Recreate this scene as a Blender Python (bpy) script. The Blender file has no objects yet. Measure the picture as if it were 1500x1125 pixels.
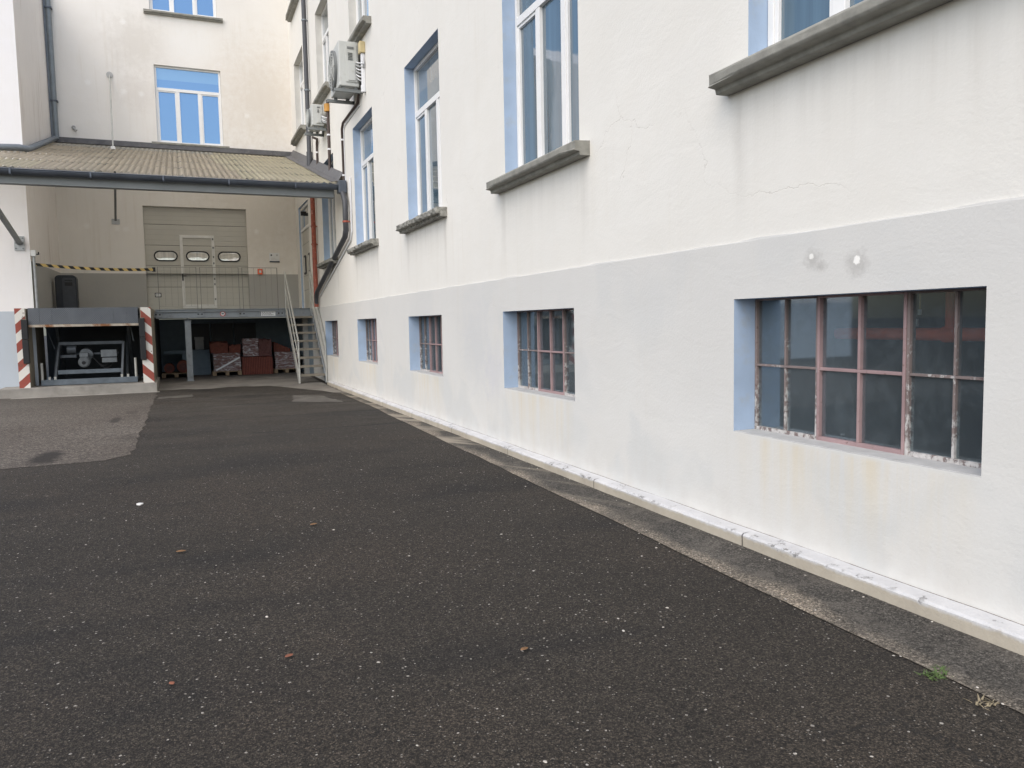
import bpy, math, random
from mathutils import Vector, Matrix
random.seed(7)
S = bpy.context.scene
COL = S.collection
PI = math.pi

# ------------------------------------------------------------------ node helpers
class NT:
    def grain(s, c, specs):
        for sc, k in specs:
            v = s.vor(s.vadd(s.P, (.13*sc, .7, 0)), sc); r = s.sep(v['Color'])
            gk = s.math('MULTIPLY', s.ramp(r[0], 0, 1, 1-k, 1+k), s.ramp(v['Distance'], .25, .75, 1.15, .6))
            c = s.mix(1., c, s.comb(gk, gk, gk), 'MULTIPLY')
        return c
    def __init__(s, name):
        s.m = bpy.data.materials.new(name); s.m.use_nodes = True
        s.t = s.m.node_tree; s.t.nodes.clear()
        s.out = s.n('ShaderNodeOutputMaterial')
        tc = s.n('ShaderNodeNewGeometry'); s.P = tc.outputs['Position']; s.N = tc.outputs['Normal']
        s.OB = s.n('ShaderNodeTexCoord').outputs['Object']
    def n(s, t, **k):
        x = s.t.nodes.new(t)
        for a, b in k.items(): setattr(x, a, b)
        return x
    def put(s, sock, v):
        if isinstance(v, bpy.types.NodeSocket): s.t.links.new(v, sock)
        elif isinstance(v, (tuple, list)):
            sock.default_value = (*v, 1) if sock.type == 'RGBA' and len(v) == 3 else v
        else: sock.default_value = v
    def math(s, op, a, b=0.0, clamp=False):
        x = s.n('ShaderNodeMath', operation=op, use_clamp=clamp); s.put(x.inputs[0], a); s.put(x.inputs[1], b); return x.outputs[0]
    def sep(s, v):
        x = s.n('ShaderNodeSeparateXYZ'); s.put(x.inputs[0], v); return x.outputs
    def comb(s, x_, y_, z_):
        x = s.n('ShaderNodeCombineXYZ')
        for i, q in enumerate((x_, y_, z_)): s.put(x.inputs[i], q)
        return x.outputs[0]
    def scale(s, v, k):
        x = s.n('ShaderNodeVectorMath', operation='MULTIPLY'); s.put(x.inputs[0], v); x.inputs[1].default_value = k; return x.outputs[0]
    def dist(s, v, p):
        x = s.n('ShaderNodeVectorMath', operation='DISTANCE'); s.put(x.inputs[0], v); x.inputs[1].default_value = p; return x.outputs['Value']
    def vadd(s, a, b):
        x = s.n('ShaderNodeVectorMath', operation='ADD'); s.put(x.inputs[0], a); s.put(x.inputs[1], b); return x.outputs[0]
    def noise(s, v, sc, det=4, rough=.55, dist=0, col=False):
        x = s.n('ShaderNodeTexNoise'); s.put(x.inputs['Vector'], v)
        x.inputs['Scale'].default_value = sc; x.inputs['Detail'].default_value = det
        x.inputs['Roughness'].default_value = rough; x.inputs['Distortion'].default_value = dist
        return x.outputs['Color' if col else 'Fac']
    def vor(s, v, sc, feat='F1', rnd=1.0):
        x = s.n('ShaderNodeTexVoronoi', feature=feat); s.put(x.inputs['Vector'], v)
        x.inputs['Scale'].default_value = sc; x.inputs['Randomness'].default_value = rnd
        return x.outputs
    def ramp(s, f, lo, hi, a=0.0, b=1.0):
        x = s.n('ShaderNodeMapRange', clamp=True); s.put(x.inputs[0], f)
        x.inputs[1].default_value = lo; x.inputs[2].default_value = hi; x.inputs[3].default_value = a; x.inputs[4].default_value = b
        return x.outputs[0]
    def mix(s, f, a, b, mode='MIX'):
        x = s.n('ShaderNodeMix', data_type='RGBA', blend_type=mode)
        s.put(x.inputs[0], f); s.put(x.inputs[6], a); s.put(x.inputs[7], b); return x.outputs[2]
    def bump(s, h, st=.3, d=.01, nrm=None):
        x = s.n('ShaderNodeBump'); x.inputs['Strength'].default_value = st; x.inputs['Distance'].default_value = d
        s.put(x.inputs['Height'], h)
        if nrm is not None: s.put(x.inputs['Normal'], nrm)
        return x.outputs[0]
    def bsdf(s, col, rough=.7, metal=0., nrm=None, spec=.4, **k):
        x = s.n('ShaderNodeBsdfPrincipled'); s.put(x.inputs['Base Color'], col); s.put(x.inputs['Roughness'], rough)
        s.put(x.inputs['Metallic'], metal); x.inputs['Specular IOR Level'].default_value = spec
        for a, b in k.items(): s.put(x.inputs[a.replace('_', ' ')], b)
        if nrm is not None: s.put(x.inputs['Normal'], nrm)
        s.t.links.new(x.outputs[0], s.out.inputs[0]); return x
    def fin(s, sh): s.t.links.new(sh, s.out.inputs[0]); return s.m

def simple(name, col, rough=.6, metal=0., var=.12, sc=6., bump=.0, dirt=None, dsc=3., dlo=.5, dhi=.75, spec=.4):
    t = NT(name)
    a = t.noise(t.P, sc, 5)
    c = t.mix(t.ramp(a, .3, .7), tuple(v*(1-var) for v in col), tuple(min(1, v*(1+var)) for v in col))
    if dirt is not None:
        d = t.noise(t.P, dsc, 8, .65)
        c = t.mix(t.ramp(d, dlo, dhi), c, dirt)
    nr = t.bump(t.noise(t.P, sc*12, 4), bump, .004) if bump else None
    t.bsdf(c, t.ramp(a, .3, .7, max(0.02, rough-.08), rough+.08), metal, nr, spec)
    return t.m

# ------------------------------------------------------------------ materials
def plaster(name, base, plinth=False, streak=.5, spots=(), cracks=True, patches=0., dirt=(.56, .50, .40), axis='y'):
    t = NT(name); P = t.P; x, y, z = t.sep(P)
    h = y if axis == 'y' else x
    big = t.noise(P, .55, 5, .6); med = t.noise(P, 2.6, 6, .6)
    c = t.mix(t.ramp(big, .3, .7), tuple(v*.955 for v in base), tuple(v*1.02 for v in base))
    c = t.mix(t.ramp(med, .35, .75, 0, .32), c, tuple(v*k for v, k in zip(base, (.93, .915, .885))))
    # vertical rain streaks
    sv = t.comb(t.math('MULTIPLY', h, 7.), 0.0, t.math('MULTIPLY', z, .35))
    st = t.noise(sv, 1.0, 6, .65)
    c = t.mix(t.math('MULTIPLY', t.ramp(st, .52, .75), t.ramp(t.noise(P, .8, 3), .42, .62, 0, streak)), c, dirt)
    if patches:
        pn = t.noise(t.vadd(P, (3.3, 1.7, .4)), .9, 3, .5, .6)
        c = t.mix(t.ramp(pn, .52, .60, 0, patches), c, tuple(v*k for v, k in zip(base, (.80, .84, .88))))
    if plinth:   # greyer paint towards the top, worn to off-white lower down
        tn = t.math('ADD', z, t.math('MULTIPLY', t.math('SUBTRACT', t.noise(P, .7, 5, .6), .5), 1.6))
        c = t.mix(t.ramp(tn, .7, 1.9, 0, .55), c, (.60, .595, .575))
    if axis == 'y' and not plinth and cracks:      # runoff below the sill ends
        ys = t.math('PINGPONG', t.math('SUBTRACT', y, 3.385), 2.15)
        se = t.math('MULTIPLY', t.ramp(t.math('ABSOLUTE', t.math('SUBTRACT', t.math('ADD', ys, t.math('MULTIPLY', t.math('SUBTRACT', t.noise(P, 3, 4), .5), .12)), 1.02)), .01, .11, 1, 0), t.ramp(z, 2.2, 3.12))
        c = t.mix(t.math('MULTIPLY', t.math('MULTIPLY', se, t.ramp(z, 3.16, 3.10)), t.ramp(st, .3, .6, .15, .6)), c, (.50, .48, .44))
        un = t.math('MULTIPLY', t.ramp(ys, 1.15, .9), t.math('MULTIPLY', t.ramp(z, 2.5, 3.12), t.ramp(z, 3.16, 3.10)))
        c = t.mix(t.math('MULTIPLY', un, t.ramp(st, .42, .66, 0, .35)), c, (.56, .54, .50))
    if plinth:   # stains below the cellar windows, dirt splashes near the ledge
        ym = t.math('PINGPONG', t.math('SUBTRACT', y, 3.5), 2.15)
        under = t.math('MULTIPLY', t.ramp(ym, .95, .6), t.math('MULTIPLY', t.ramp(z, .79, .76), t.ramp(z, .15, .7)))
        under = t.math('MULTIPLY', under, t.ramp(st, .38, .66, 0, .55))
        c = t.mix(under, c, (.66, .57, .40))
        low = t.math('MULTIPLY', t.ramp(z, .5, .12), t.ramp(t.noise(P, 5, 5), .4, .7, 0, .28))
        c = t.mix(low, c, (.50, .46, .42))
    for (p, r0, r1, col, k) in spots:
        wob = t.math('MULTIPLY', t.math('SUBTRACT', t.noise(P, 28 if r1 < .2 else 5, 6, .7), .5), r1*1.8)
        d = t.math('ADD', t.dist(P, p), wob)
        c = t.mix(t.ramp(d, r0, r1, k, 0), c, col)
    hgt = t.math('ADD', t.math('MULTIPLY', t.noise(P, 46, 5, .6), .5), t.math('MULTIPLY', t.noise(t.scale(P, (1, .6, 1.3)), 3.2, 5, .6, .6), 1.3))
    if cracks:
        dv = t.vadd(P, t.scale(t.noise(P, 2.2, 5, .6, 0, True), (.5, .5, .5)))
        e = t.vor(dv, .62, 'DISTANCE_TO_EDGE')[0]
        ck = t.math('MULTIPLY', t.ramp(e, .0012, .0040, 1, 0), t.ramp(t.noise(P, .55, 3), .52, .62))
        c = t.mix(t.math('MULTIPLY', ck, .30), c, (.36, .32, .28))
        hgt = t.math('SUBTRACT', hgt, t.math('MULTIPLY', ck, .5))
    t.bsdf(c, .88, 0, t.bump(hgt, .28, .012), .25)
    return t.m

white = (.76, .745, .70)
M = {}
M['wall'] = plaster('white_plaster', white, streak=.22, spots=[((3.6, 16.2, 5.8), .0, .0, white, 0)][:0])
gy = (.42, .42, .40)
M['plinth'] = plaster('plinth_paint', (.675, .668, .64), True, .3, patches=.34, cracks=False,
    spots=[((3.585, 3.70, 1.95), .02, .085, (.40, .39, .37), .6), ((3.585, 3.36, 1.90), .02, .10, (.40, .39, .37), .6), ((3.585, 3.62, 1.90), .01, .05, (.36, .35, .33), .5),
           ((3.585, 3.71, 1.97), .014, .022, (.85, .84, .80), .9), ((3.585, 3.36, 1.92), .018, .027, (.88, .87, .83), 1),
           ((3.585, 9.7, 1.35), .2, .8, (.55, .56, .57), .45), ((3.585, 9.1, .95), .1, .45, (.56, .56, .60), .4)])
def spot(x, z, y=26.79): return ((x, y, z), .04, .11, (.86, .85, .82), .55)
M['back'] = plaster('back_plaster', (.79, .765, .72), streak=.3, cracks=False, axis='x',
    spots=[((-.9, 26.8, 10.3), .3, 1.1, (.62, .585, .53), .55), ((2.8, 26.8, 9.0), .4, 2.2, (.64, .575, .49), .6), ((2.3, 26.8, 5.2), .5, 2.6, (.62, .575, .50), .5),
           ((.6, 26.8, 10.5), .3, .9, (.80, .79, .76), .6), ((-1.0, 26.8, 8.8), .2, .7, (.64, .60, .55), .45)]
    + [spot(-1.25, 10.9), spot(-1.35, 8.82), spot(-.86, 8.8), spot(2.2, 8.4), spot(-2.55, 4.75), spot(-1.74, 4.7), spot(-1.5, 4.68), spot(2.33, 4.72), spot(-2.3, 9.0)])
M['band'] = plaster('grey_band_paint', (.40, .395, .375), streak=.25, cracks=False, axis='x')
M['left'] = plaster('left_plaster', (.84, .83, .835), streak=.15, cracks=False, axis='x')
M['leftret'] = plaster('streaked_plaster', (.83, .79, .75), streak=.9, cracks=False, dirt=(.42, .35, .28))
M['leftband'] = plaster('blue_grey_paint', (.50, .555, .62), streak=.15, cracks=False, axis='x')
M['reveal'] = simple('reveal_sky_tint', (.375, .48, .63), .85, var=.07, sc=4, bump=.2, dirt=(.40, .44, .48), dsc=5, dlo=.55, dhi=.85)  # blue skylight on the reveals is put into the base colour
M['revealpale'] = simple('reveal_pale_lit', (.60, .59, .55), .85, var=.08, sc=3, bump=.2)  # same reveals, coloured for the warmer light on the upper floors
M['sillgrey'] = simple('sill_render', (.45, .45, .44), .85, var=.12, sc=9, bump=.3)

def mk_asphalt():
    t = NT('asphalt'); P = t.P; x, y, z = t.sep(P)
    big = t.noise(P, .35, 5, .6); med = t.noise(P, 3.0, 6, .65)
    c = t.mix(t.ramp(big, .3, .7), (.0375, .0308, .0235), (.0575, .0480, .0375))
    c = t.mix(t.ramp(med, .45, .7, 0, .5), c, (.0345, .0285, .0225))
    dk = t.noise(t.scale(P, (.55, 1.5, 1.)), .55, 5, .6, .4)
    c = t.mix(t.ramp(dk, .50, .62, 0, .72), c, (.021, .0185, .0165))
    rd = t.noise(t.vadd(P, (7., 2., 0.)), .45, 4, .6)
    c = t.mix(t.ramp(rd, .48, .64, 0, .65), c, (.060, .047, .035))
    grain = None
    for sc, k in ((170, .85), (85, .5)):
        v = t.vor(t.vadd(P, (.13*sc, .7, 0)), sc); r = t.sep(v['Color'])
        gk = t.math('MULTIPLY', t.ramp(r[0], 0, 1, 1-k, 1+k), t.ramp(v['Distance'], .25, .75, 1.15, .55))
        grain = gk if grain is None else t.math('MULTIPLY', grain, gk)
    c = t.mix(1., c, t.comb(grain, grain, grain), 'MULTIPLY')
    sp = grain
    dens = t.noise(P, .9, 4, .6)
    for sc, lo, rad, amt in ((120, .90, .45, .5), (62, .925, .38, .75), (30, .977, .24, .85)):
        v = t.vor(t.vadd(t.vadd(P, (.37*sc, .11, 0)), t.scale(t.noise(P, sc*1.7, 2, .5, 0, True), (.5/sc, .5/sc, 0))), sc); r2 = t.sep(v['Color'])
        rr = t.math('MULTIPLY', r2[2], rad)
        m_ = t.math('MULTIPLY', t.math('LESS_THAN', v['Distance'], rr), t.math('GREATER_THAN', t.math('ADD', r2[0], t.math('MULTIPLY', t.math('SUBTRACT', dens, .5), .12)), lo))
        c = t.mix(t.math('MULTIPLY', m_, amt), c, t.mix(t.ramp(r2[1], .2, 1.0), (.12, .105, .09), (.62, .585, .53)))
    # dark cracks and joints of old repairs
    dv = t.vadd(P, t.scale(t.noise(P, 1.3, 6, .65, 0, True), (1.1, 1.1, 0)))
    e = t.vor(dv, .27, 'DISTANCE_TO_EDGE')[0]
    ck = t.math('MULTIPLY', t.ramp(e, .0015, .0055, 1, 0), t.ramp(t.noise(P, .4, 3), .5, .6, 0, .7))
    wob = t.math('MULTIPLY', t.math('SUBTRACT', t.noise(P, .9, 6, .7), .5), .35)
    for y0, x0 in ((14.3, -.75), (16.9, .3), (18.6, -.7), (12.2, .8)):
        l = t.math('ABSOLUTE', t.math('SUBTRACT', t.math('ADD', y, wob), y0 + 0.0))
        ck = t.math('MAXIMUM', ck, t.math('MULTIPLY', t.ramp(l, .02, .08, 1, 0), t.math('MULTIPLY', t.ramp(x, x0, x0+.1), t.ramp(t.noise(P, .7, 3), .42, .5))))
    c = t.mix(t.math('MULTIPLY', ck, .75), c, (.012, .011, .011))
    dust = t.math('MULTIPLY', t.ramp(y, 8, 19), t.ramp(t.noise(t.scale(P, (.5, 1., 1.)), 1.3, 6, .7), .40, .66, .05, .5))
    c = t.mix(dust, c, (.085, .078, .068))
    h = t.math('ADD', t.math('MULTIPLY', t.noise(P, 95, 3, .7), .6), t.math('MULTIPLY', sp, .5))
    h = t.math('SUBTRACT', h, t.math('MULTIPLY', ck, 2.))
    t.bsdf(c, .82, 0, t.bump(h, .75, .010), .35)
    return t.m
M['asphalt'] = mk_asphalt()
def mk_oldpatch():
    t = NT('worn_pale_asphalt'); P = t.P; x, y, z = t.sep(P)
    c = t.mix(t.ramp(t.noise(P, .5, 5), .3, .7), (.112, .095, .080), (.152, .134, .115))
    c = t.mix(t.ramp(t.noise(P, 120, 3, .7), .3, .7), t.mix(1., c, (.6, .6, .6), 'MULTIPLY'), t.mix(1., c, (1.35, 1.35, 1.35), 'MULTIPLY'))
    c = t.grain(c, ((90, .5), (32, .35)))
    c = t.mix(t.ramp(y, 14.5, 21.5, 0, .55), c, (.085, .08, .074))
    for px, py, sx, sy, k in ((-1.68, 11.2, .62, 1.1, .95), (-1.2, 15.3, .35, .9, .7), (-1.0, 16.6, .45, .8, .35), (-.85, 12.7, .5, .8, .35)):
        d = t.dist(t.scale(P, (1/sx, 1/sy*.55, 0)), (px/sx, py/sy*.55, 0))
        d = t.math('ADD', d, t.math('MULTIPLY', t.math('SUBTRACT', t.noise(P, 4, 5), .5), .35))
        c = t.mix(t.ramp(d, .18, .34, k, 0), c, (.022, .019, .017))
    t.bsdf(c, .85, 0, t.bump(t.noise(P, 110, 3, .7), .5, .008), .3)
    return t.m
M['oldpatch'] = mk_oldpatch()
M['concrete'] = simple('concrete', (.30, .285, .26), .9, var=.18, sc=2.2, bump=.4, dirt=(.16, .15, .135), dsc=1.6, dlo=.5, dhi=.8)
M['apron'] = simple('dusty_concrete', (.20, .185, .165), .9, var=.2, sc=1.8, bump=.4, dirt=(.09, .085, .078), dsc=1.3, dlo=.5, dhi=.75)
def mk_gutter():
    t = NT('gutter_asphalt'); P = t.P; x, y, z = t.sep(P)
    wob = t.math('MULTIPLY', t.math('SUBTRACT', t.noise(t.scale(P, (1, .45, 1)), 2.2, 6, .6), .5), .42)
    xx = t.math('ADD', x, wob)
    edge = t.math('SUBTRACT', xx, t.math('MULTIPLY', t.math('MINIMUM', y, 15.), .024))
    pale = t.math('MULTIPLY', t.ramp(edge, 3.10, 2.97), t.math('MULTIPLY', t.ramp(t.noise(P, 70, 5, .8), .34, .58, .05, 1), t.ramp(t.noise(P, 1.7, 4), .36, .6, .3, 1)))
    c = t.mix(t.ramp(t.noise(P, 1.3, 5), .3, .7), (.066, .061, .054), (.105, .097, .085))
    c = t.mix(t.math('MULTIPLY', pale, .9), c, (.42, .355, .275))
    c = t.mix(t.ramp(t.noise(P, 130, 3, .7), .25, .75), t.mix(1., c, (.66, .66, .66), 'MULTIPLY'), t.mix(1., c, (1.3, 1.3, 1.3), 'MULTIPLY'))
    c = t.grain(c, ((150, .55), (60, .28)))
    c = t.mix(t.ramp(t.noise(P, 4.5, 7, .72), .50, .72, 0, .55), c, (.155, .14, .12))
    # slanting tongues of dirt across the far end
    tz = t.math('MULTIPLY', t.ramp(t.noise(t.comb(t.math('MULTIPLY', x, .5), t.math('ADD', y, t.math('MULTIPLY', x, 2.4)), 0.), 1.5, 2), .5, .6), t.ramp(y, 5, 9))
    c = t.mix(t.math('MULTIPLY', tz, .75), c, (.30, .265, .21))
    t.bsdf(c, .85, 0, t.bump(t.noise(P, 110, 3, .7), .5, .006), .3)
    return t.m
M['gutter'] = mk_gutter()
def mk_ledge():
    t = NT('ledge_paint'); P = t.P; x, y, z = t.sep(P)
    n = t.noise(P, 14, 7, .7); n2 = t.noise(P, 3, 6, .65)
    top = t.ramp(t.math('ADD', z, t.math('MULTIPLY', t.math('SUBTRACT', n, .5), .05)), .085, .105)
    face = t.mix(t.ramp(n2, .35, .7), (.47, .425, .345), (.36, .32, .26))
    wht = t.mix(t.ramp(n2, .3, .7), (.60, .60, .60), (.47, .47, .475))
    edg = t.ramp(t.math('ABSOLUTE', t.math('SUBTRACT', z, .110)), .004, .012, 1, 0)
    chips = t.math('MULTIPLY', t.ramp(t.math('ADD', n, t.math('MULTIPLY', edg, .08)), .60, .65), t.ramp(n2, .44, .58))
    wht = t.mix(t.math('MULTIPLY', chips, .85), wht, (.15, .145, .135))
    c = t.mix(top, face, wht)
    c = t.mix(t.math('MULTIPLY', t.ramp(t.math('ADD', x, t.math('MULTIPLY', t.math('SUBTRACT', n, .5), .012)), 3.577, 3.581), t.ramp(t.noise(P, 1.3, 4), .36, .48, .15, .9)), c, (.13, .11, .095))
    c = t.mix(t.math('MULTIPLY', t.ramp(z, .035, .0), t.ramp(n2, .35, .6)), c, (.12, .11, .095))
    jt = t.math('PINGPONG', t.math('ADD', y, t.math('MULTIPLY', t.math('SUBTRACT', n2, .5), .05)), 1.05)
    c = t.mix(t.math('MULTIPLY', t.ramp(jt, .003, .009, .9, 0), t.ramp(z, .122, .118)), c, (.06, .055, .05))
    t.bsdf(c, .85, 0, t.bump(t.noise(P, 40, 6, .7), .5, .01), .3)
    return t.m
M['ledge'] = mk_ledge()
M['stone'] = simple('grey_stone', (.27, .265, .235), .88, var=.2, sc=8, bump=.5, dirt=(.19, .19, .175), dsc=5, dlo=.5, dhi=.75)
M['stone_worn'] = simple('crumbling_stone', (.28, .275, .245), .92, var=.35, sc=14, bump=1.0, dirt=(.11, .11, .10), dsc=16, dlo=.48, dhi=.62)
M['pvc'] = simple('white_window_frame', (.80, .80, .79), .35, var=.03)
def mk_glass_dark(name, base, refl=.06, rough=.03, tint=(1, 1, 1), folds=True):
    t = NT(name)
    if isinstance(base, tuple) and folds:
        x, y, z = t.sep(t.P)
        fo = t.noise(t.comb(t.math('MULTIPLY', t.math('ADD', x, y), 5.), t.math('MULTIPLY', z, .25), 0.), 1., 4, .6)
        base = t.mix(t.ramp(fo, .35, .65), tuple(v*.72 for v in base), tuple(v*1.3 for v in base))
    b = t.bsdf(base, rough, 0, None, .5)
    lw = t.n('ShaderNodeFresnel'); lw.inputs['IOR'].default_value = 1.55
    g = t.n('ShaderNodeBsdfGlossy'); t.put(g.inputs['Color'], tint); g.inputs['Roughness'].default_value = rough
    nz = t.bump(t.noise(t.P, 1.6, 2), .05, .05); t.put(g.inputs['Normal'], nz)
    m = t.n('ShaderNodeMixShader'); t.put(m.inputs[0], t.math('MAXIMUM', lw.outputs[0], refl))
    t.t.links.new(b.outputs[0], m.inputs[1]); t.t.links.new(g.outputs[0], m.inputs[2])
    return t.fin(m.outputs[0])
M['glass'] = mk_glass_dark('window_glass', (.075, .125, .165), .10)
M['glassblind'] = mk_glass_dark('curtained_glass', (.16, .19, .21), .10)
M['glassblue'] = mk_glass_dark('sky_tinted_glass', (.10, .20, .34), .38, .03, (.50, .72, .98), False)  # blue sky reflection put into the colours of both back-window glasses
M['glassblind_blue'] = mk_glass_dark('sky_tinted_blind_glass', (.16, .28, .42), .38, .05, (.58, .80, .98), False)
def mk_clear():
    t = NT('cellar_pane'); 
    lw = t.n('ShaderNodeFresnel'); lw.inputs['IOR'].default_value = 1.45
    g = t.n('ShaderNodeBsdfGlossy'); g.inputs['Roughness'].default_value = .03; t.put(g.inputs['Color'], (.9, .95, 1.))
    tr = t.n('ShaderNodeBsdfTransparent'); t.put(tr.inputs[0], (.84, .89, .91))
    m = t.n('ShaderNodeMixShader'); t.put(m.inputs[0], t.math('ADD', t.math('MULTIPLY', lw.outputs[0], .45), .02)); t.t.links.new(tr.outputs[0], m.inputs[1]); t.t.links.new(g.outputs[0], m.inputs[2])
    d = t.n('ShaderNodeBsdfDiffuse'); t.put(d.inputs[0], (.30, .35, .38))
    m2 = t.n('ShaderNodeMixShader'); dn = t.ramp(t.noise(t.P, 7, 7, .7), .45, .8, .075, .15)
    sp = t.ramp(t.noise(t.P, 60, 2), .76, .80, 0, .5)
    t.put(m2.inputs[0], t.math('MAXIMUM', dn, sp)); t.t.links.new(m.outputs[0], m2.inputs[1]); t.t.links.new(d.outputs[0], m2.inputs[2])
    return t.fin(m2.outputs[0])
M['cellarglass'] = mk_clear()
def mk_rustframe(name, base, paint, lo, hi, drop=0.):
    t = NT(name); P = t.P; z = t.sep(P)[2]
    n = t.noise(t.scale(P, (1, 1, .6)), 26, 8, .72); n2 = t.noise(P, 4, 5)
    c = t.mix(t.ramp(n2, .3, .7), base, tuple(v*.72 for v in base))
    nn = t.math('ADD', n, t.math('MULTIPLY', t.math('SUBTRACT', 1.22, z), drop))
    nn = t.math('ADD', nn, t.math('MULTIPLY', t.math('SUBTRACT', t.noise(P, 3.5, 3), .5), .25))
    pm = t.ramp(nn, lo, hi)
    c = t.mix(pm, c, t.mix(t.ramp(t.noise(P, 50, 3), .3, .7), paint, tuple(v*.75 for v in paint)))
    c = t.mix(t.ramp(t.noise(P, 30, 5, .7), .60, .68, 0, .7), c, (.10, .06, .05))
    t.bsdf(c, .8, 0, t.bump(pm, .8, .003), .3); return t.m
M['rust_peel'] = mk_rustframe('peeling_window_paint', (.255, .205, .195), (.58, .56, .54), .53, .59, .24)
M['rust_pink'] = mk_rustframe('faded_pink_paint', (.39, .275, .275), (.50, .42, .41), .60, .70)
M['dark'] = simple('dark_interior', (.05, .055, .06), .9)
M['room'] = simple('cellar_plaster', (.30, .33, .35), .9, var=.2, sc=1.)
M['redpaint'] = simple('red_paint', (.85, .15, .055), .45, var=.15)
M['redpipe'] = simple('red_brown_pipe_paint', (.30, .075, .045), .45, var=.3, sc=9, dirt=(.55, .28, .22), dsc=14, dlo=.58, dhi=.66)
M['zinc'] = simple('dark_zinc', (.10, .115, .14), .45, .5, var=.15, sc=3)
M['zinclight'] = simple('weathered_zinc', (.20, .225, .25), .5, .4, var=.18, sc=3)
M['zincmid'] = simple('blue_grey_downpipe', (.21, .24, .26), .45, .3, var=.15)
M['lead'] = simple('lead_flashing', (.115, .115, .12), .6, .2, var=.25, sc=5, bump=.4, dirt=(.22, .21, .20), dsc=7, dlo=.55, dhi=.8)
M['brownpipe'] = simple('dark_brown_pipe', (.075, .055, .05), .5, .2, var=.15)
M['dp'] = simple('dark_downpipe', (.075, .078, .086), .5, .3, var=.15)
M['steel'] = simple('painted_steel_grey', (.27, .295, .315), .5, .2, var=.1, sc=4, dirt=(.17, .165, .155), dsc=5, dlo=.55, dhi=.8)
M['steelbeam'] = simple('canopy_beam_grey', (.21, .225, .225), .55, .1, var=.1, sc=3)
M['railsteel'] = simple('galvanised_rail', (.44, .44, .41), .5, .3, var=.12, sc=8)
M['tread'] = simple('worn_tread', (.24, .215, .175), .8, .1, var=.2, sc=9, bump=.3)
M['wire'] = simple('dull_wire', (.22, .22, .20), .6, .3)
M['galv'] = simple('galvanised_plate', (.42, .44, .45), .5, .5, var=.15, sc=12)
def mk_roof(name, a, b, c2):
    t = NT(name); P = t.P
    c = t.mix(t.ramp(t.noise(t.scale(P, (1.2, .35, 1)), 1.6, 6, .65), .35, .65), a, b)
    c = t.mix(t.ramp(t.noise(P, 9, 6, .7), .55, .75, 0, .6), c, c2)
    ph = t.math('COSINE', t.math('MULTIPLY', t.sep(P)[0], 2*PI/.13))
    c = t.mix(t.math('MULTIPLY', t.ramp(ph, .1, -.9, 0, .62), t.ramp(t.noise(P, 2.5, 4), .3, .6, .6, 1)), c, (.13, .115, .09))  # trough dirt doubles as ridge shading painted into the colour
    sp = t.vor(P, 4.2); c = t.mix(t.math('MULTIPLY', t.ramp(sp['Distance'], .05, .10, 1, 0), t.ramp(t.sep(sp['Color'])[0], .45, .5)), c, (.03, .028, .025))
    b = t.bsdf(c, .9, 0, None, .2)
    tl = t.n('ShaderNodeBsdfTranslucent'); t.put(tl.inputs[0], (.93, .89, .80))      # translucency added so daylight brightens the wall below the canopy
    m = t.n('ShaderNodeMixShader'); m.inputs[0].default_value = .68
    t.t.links.new(b.outputs[0], m.inputs[1]); t.t.links.new(tl.outputs[0], m.inputs[2]); return t.fin(m.outputs[0])
M['roof_brown'] = mk_roof('weathered_fibre_cement', (.56, .48, .37), (.36, .31, .25), (.22, .195, .16))
M['roof_yellow'] = mk_roof('lichened_fibre_cement', (.64, .59, .42), (.52, .485, .35), (.40, .37, .28))
M['roof_grey'] = mk_roof('grey_fibre_cement', (.48, .50, .49), (.38, .395, .39), (.28, .29, .28))
M['doorgrey'] = simple('door_panel_grey', (.50, .49, .44), .5, var=.04, sc=2)
M['doorline'] = simple('door_rib_shadow', (.385, .378, .338), .55, var=.05)
M['doorframe'] = simple('pale_door_frame', (.68, .68, .65), .4, var=.05)
M['rubber'] = simple('black_rubber', (.018, .019, .021), .6, var=.2)
M['bin'] = simple('black_plastic', (.022, .026, .034), .45, var=.2)
M['binlight'] = simple('dark_grey_plastic', (.045, .05, .06), .45, var=.2)
M['ac'] = simple('ac_casing', (.52, .535, .515), .45, var=.05, sc=4, dirt=(.36, .36, .33), dsc=4, dlo=.55, dhi=.8)
M['acdark'] = simple('ac_grille_grey', (.17, .18, .18), .5)
M['cable'] = simple('grey_cable', (.36, .37, .37), .6)
M['trunk'] = simple('white_trunking', (.72, .73, .75), .5, var=.05)
M['yellowbox'] = simple('yellowed_plastic', (.60, .50, .28), .5)
M['orange'] = simple('orange_fitting', (.55, .28, .06), .5)
M['signwhite'] = simple('white_sign', (.74, .75, .74), .5, var=.04)
M['signdark'] = simple('dark_print', (.05, .06, .08), .6)
M['signred'] = simple('red_print', (.50, .05, .04), .5)
M['brick'] = simple('red_clay_tiles', (.17, .055, .038), .85, var=.25, sc=12, bump=.3)
def mk_tiles(name):
    t = NT(name); x, y, z = t.sep(t.P)
    k = t.math('PINGPONG', x, .026)
    c = t.mix(t.ramp(k, .003, .009), (.03, .012, .01), t.mix(t.ramp(t.noise(t.P, 11, 4), .3, .7), (.24, .075, .055), (.17, .055, .043)))
    t.bsdf(c, .8, 0, t.bump(t.ramp(k, 0, .012), .6, .01), .3); return t.m
M['tiles'] = mk_tiles('upright_red_tiles')
def mk_wrap():
    t = NT('stretch_wrap'); n = t.noise(t.scale(t.P, (1., 1., 4.)), 5, 6, .65, 1.2)
    c = t.mix(t.ramp(n, .48, .66), (.20, .11, .10), (.62, .64, .68))
    t.bsdf(c, .18, .0, t.bump(n, 1., .05), .9); return t.m
M['wrap'] = mk_wrap()
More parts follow.
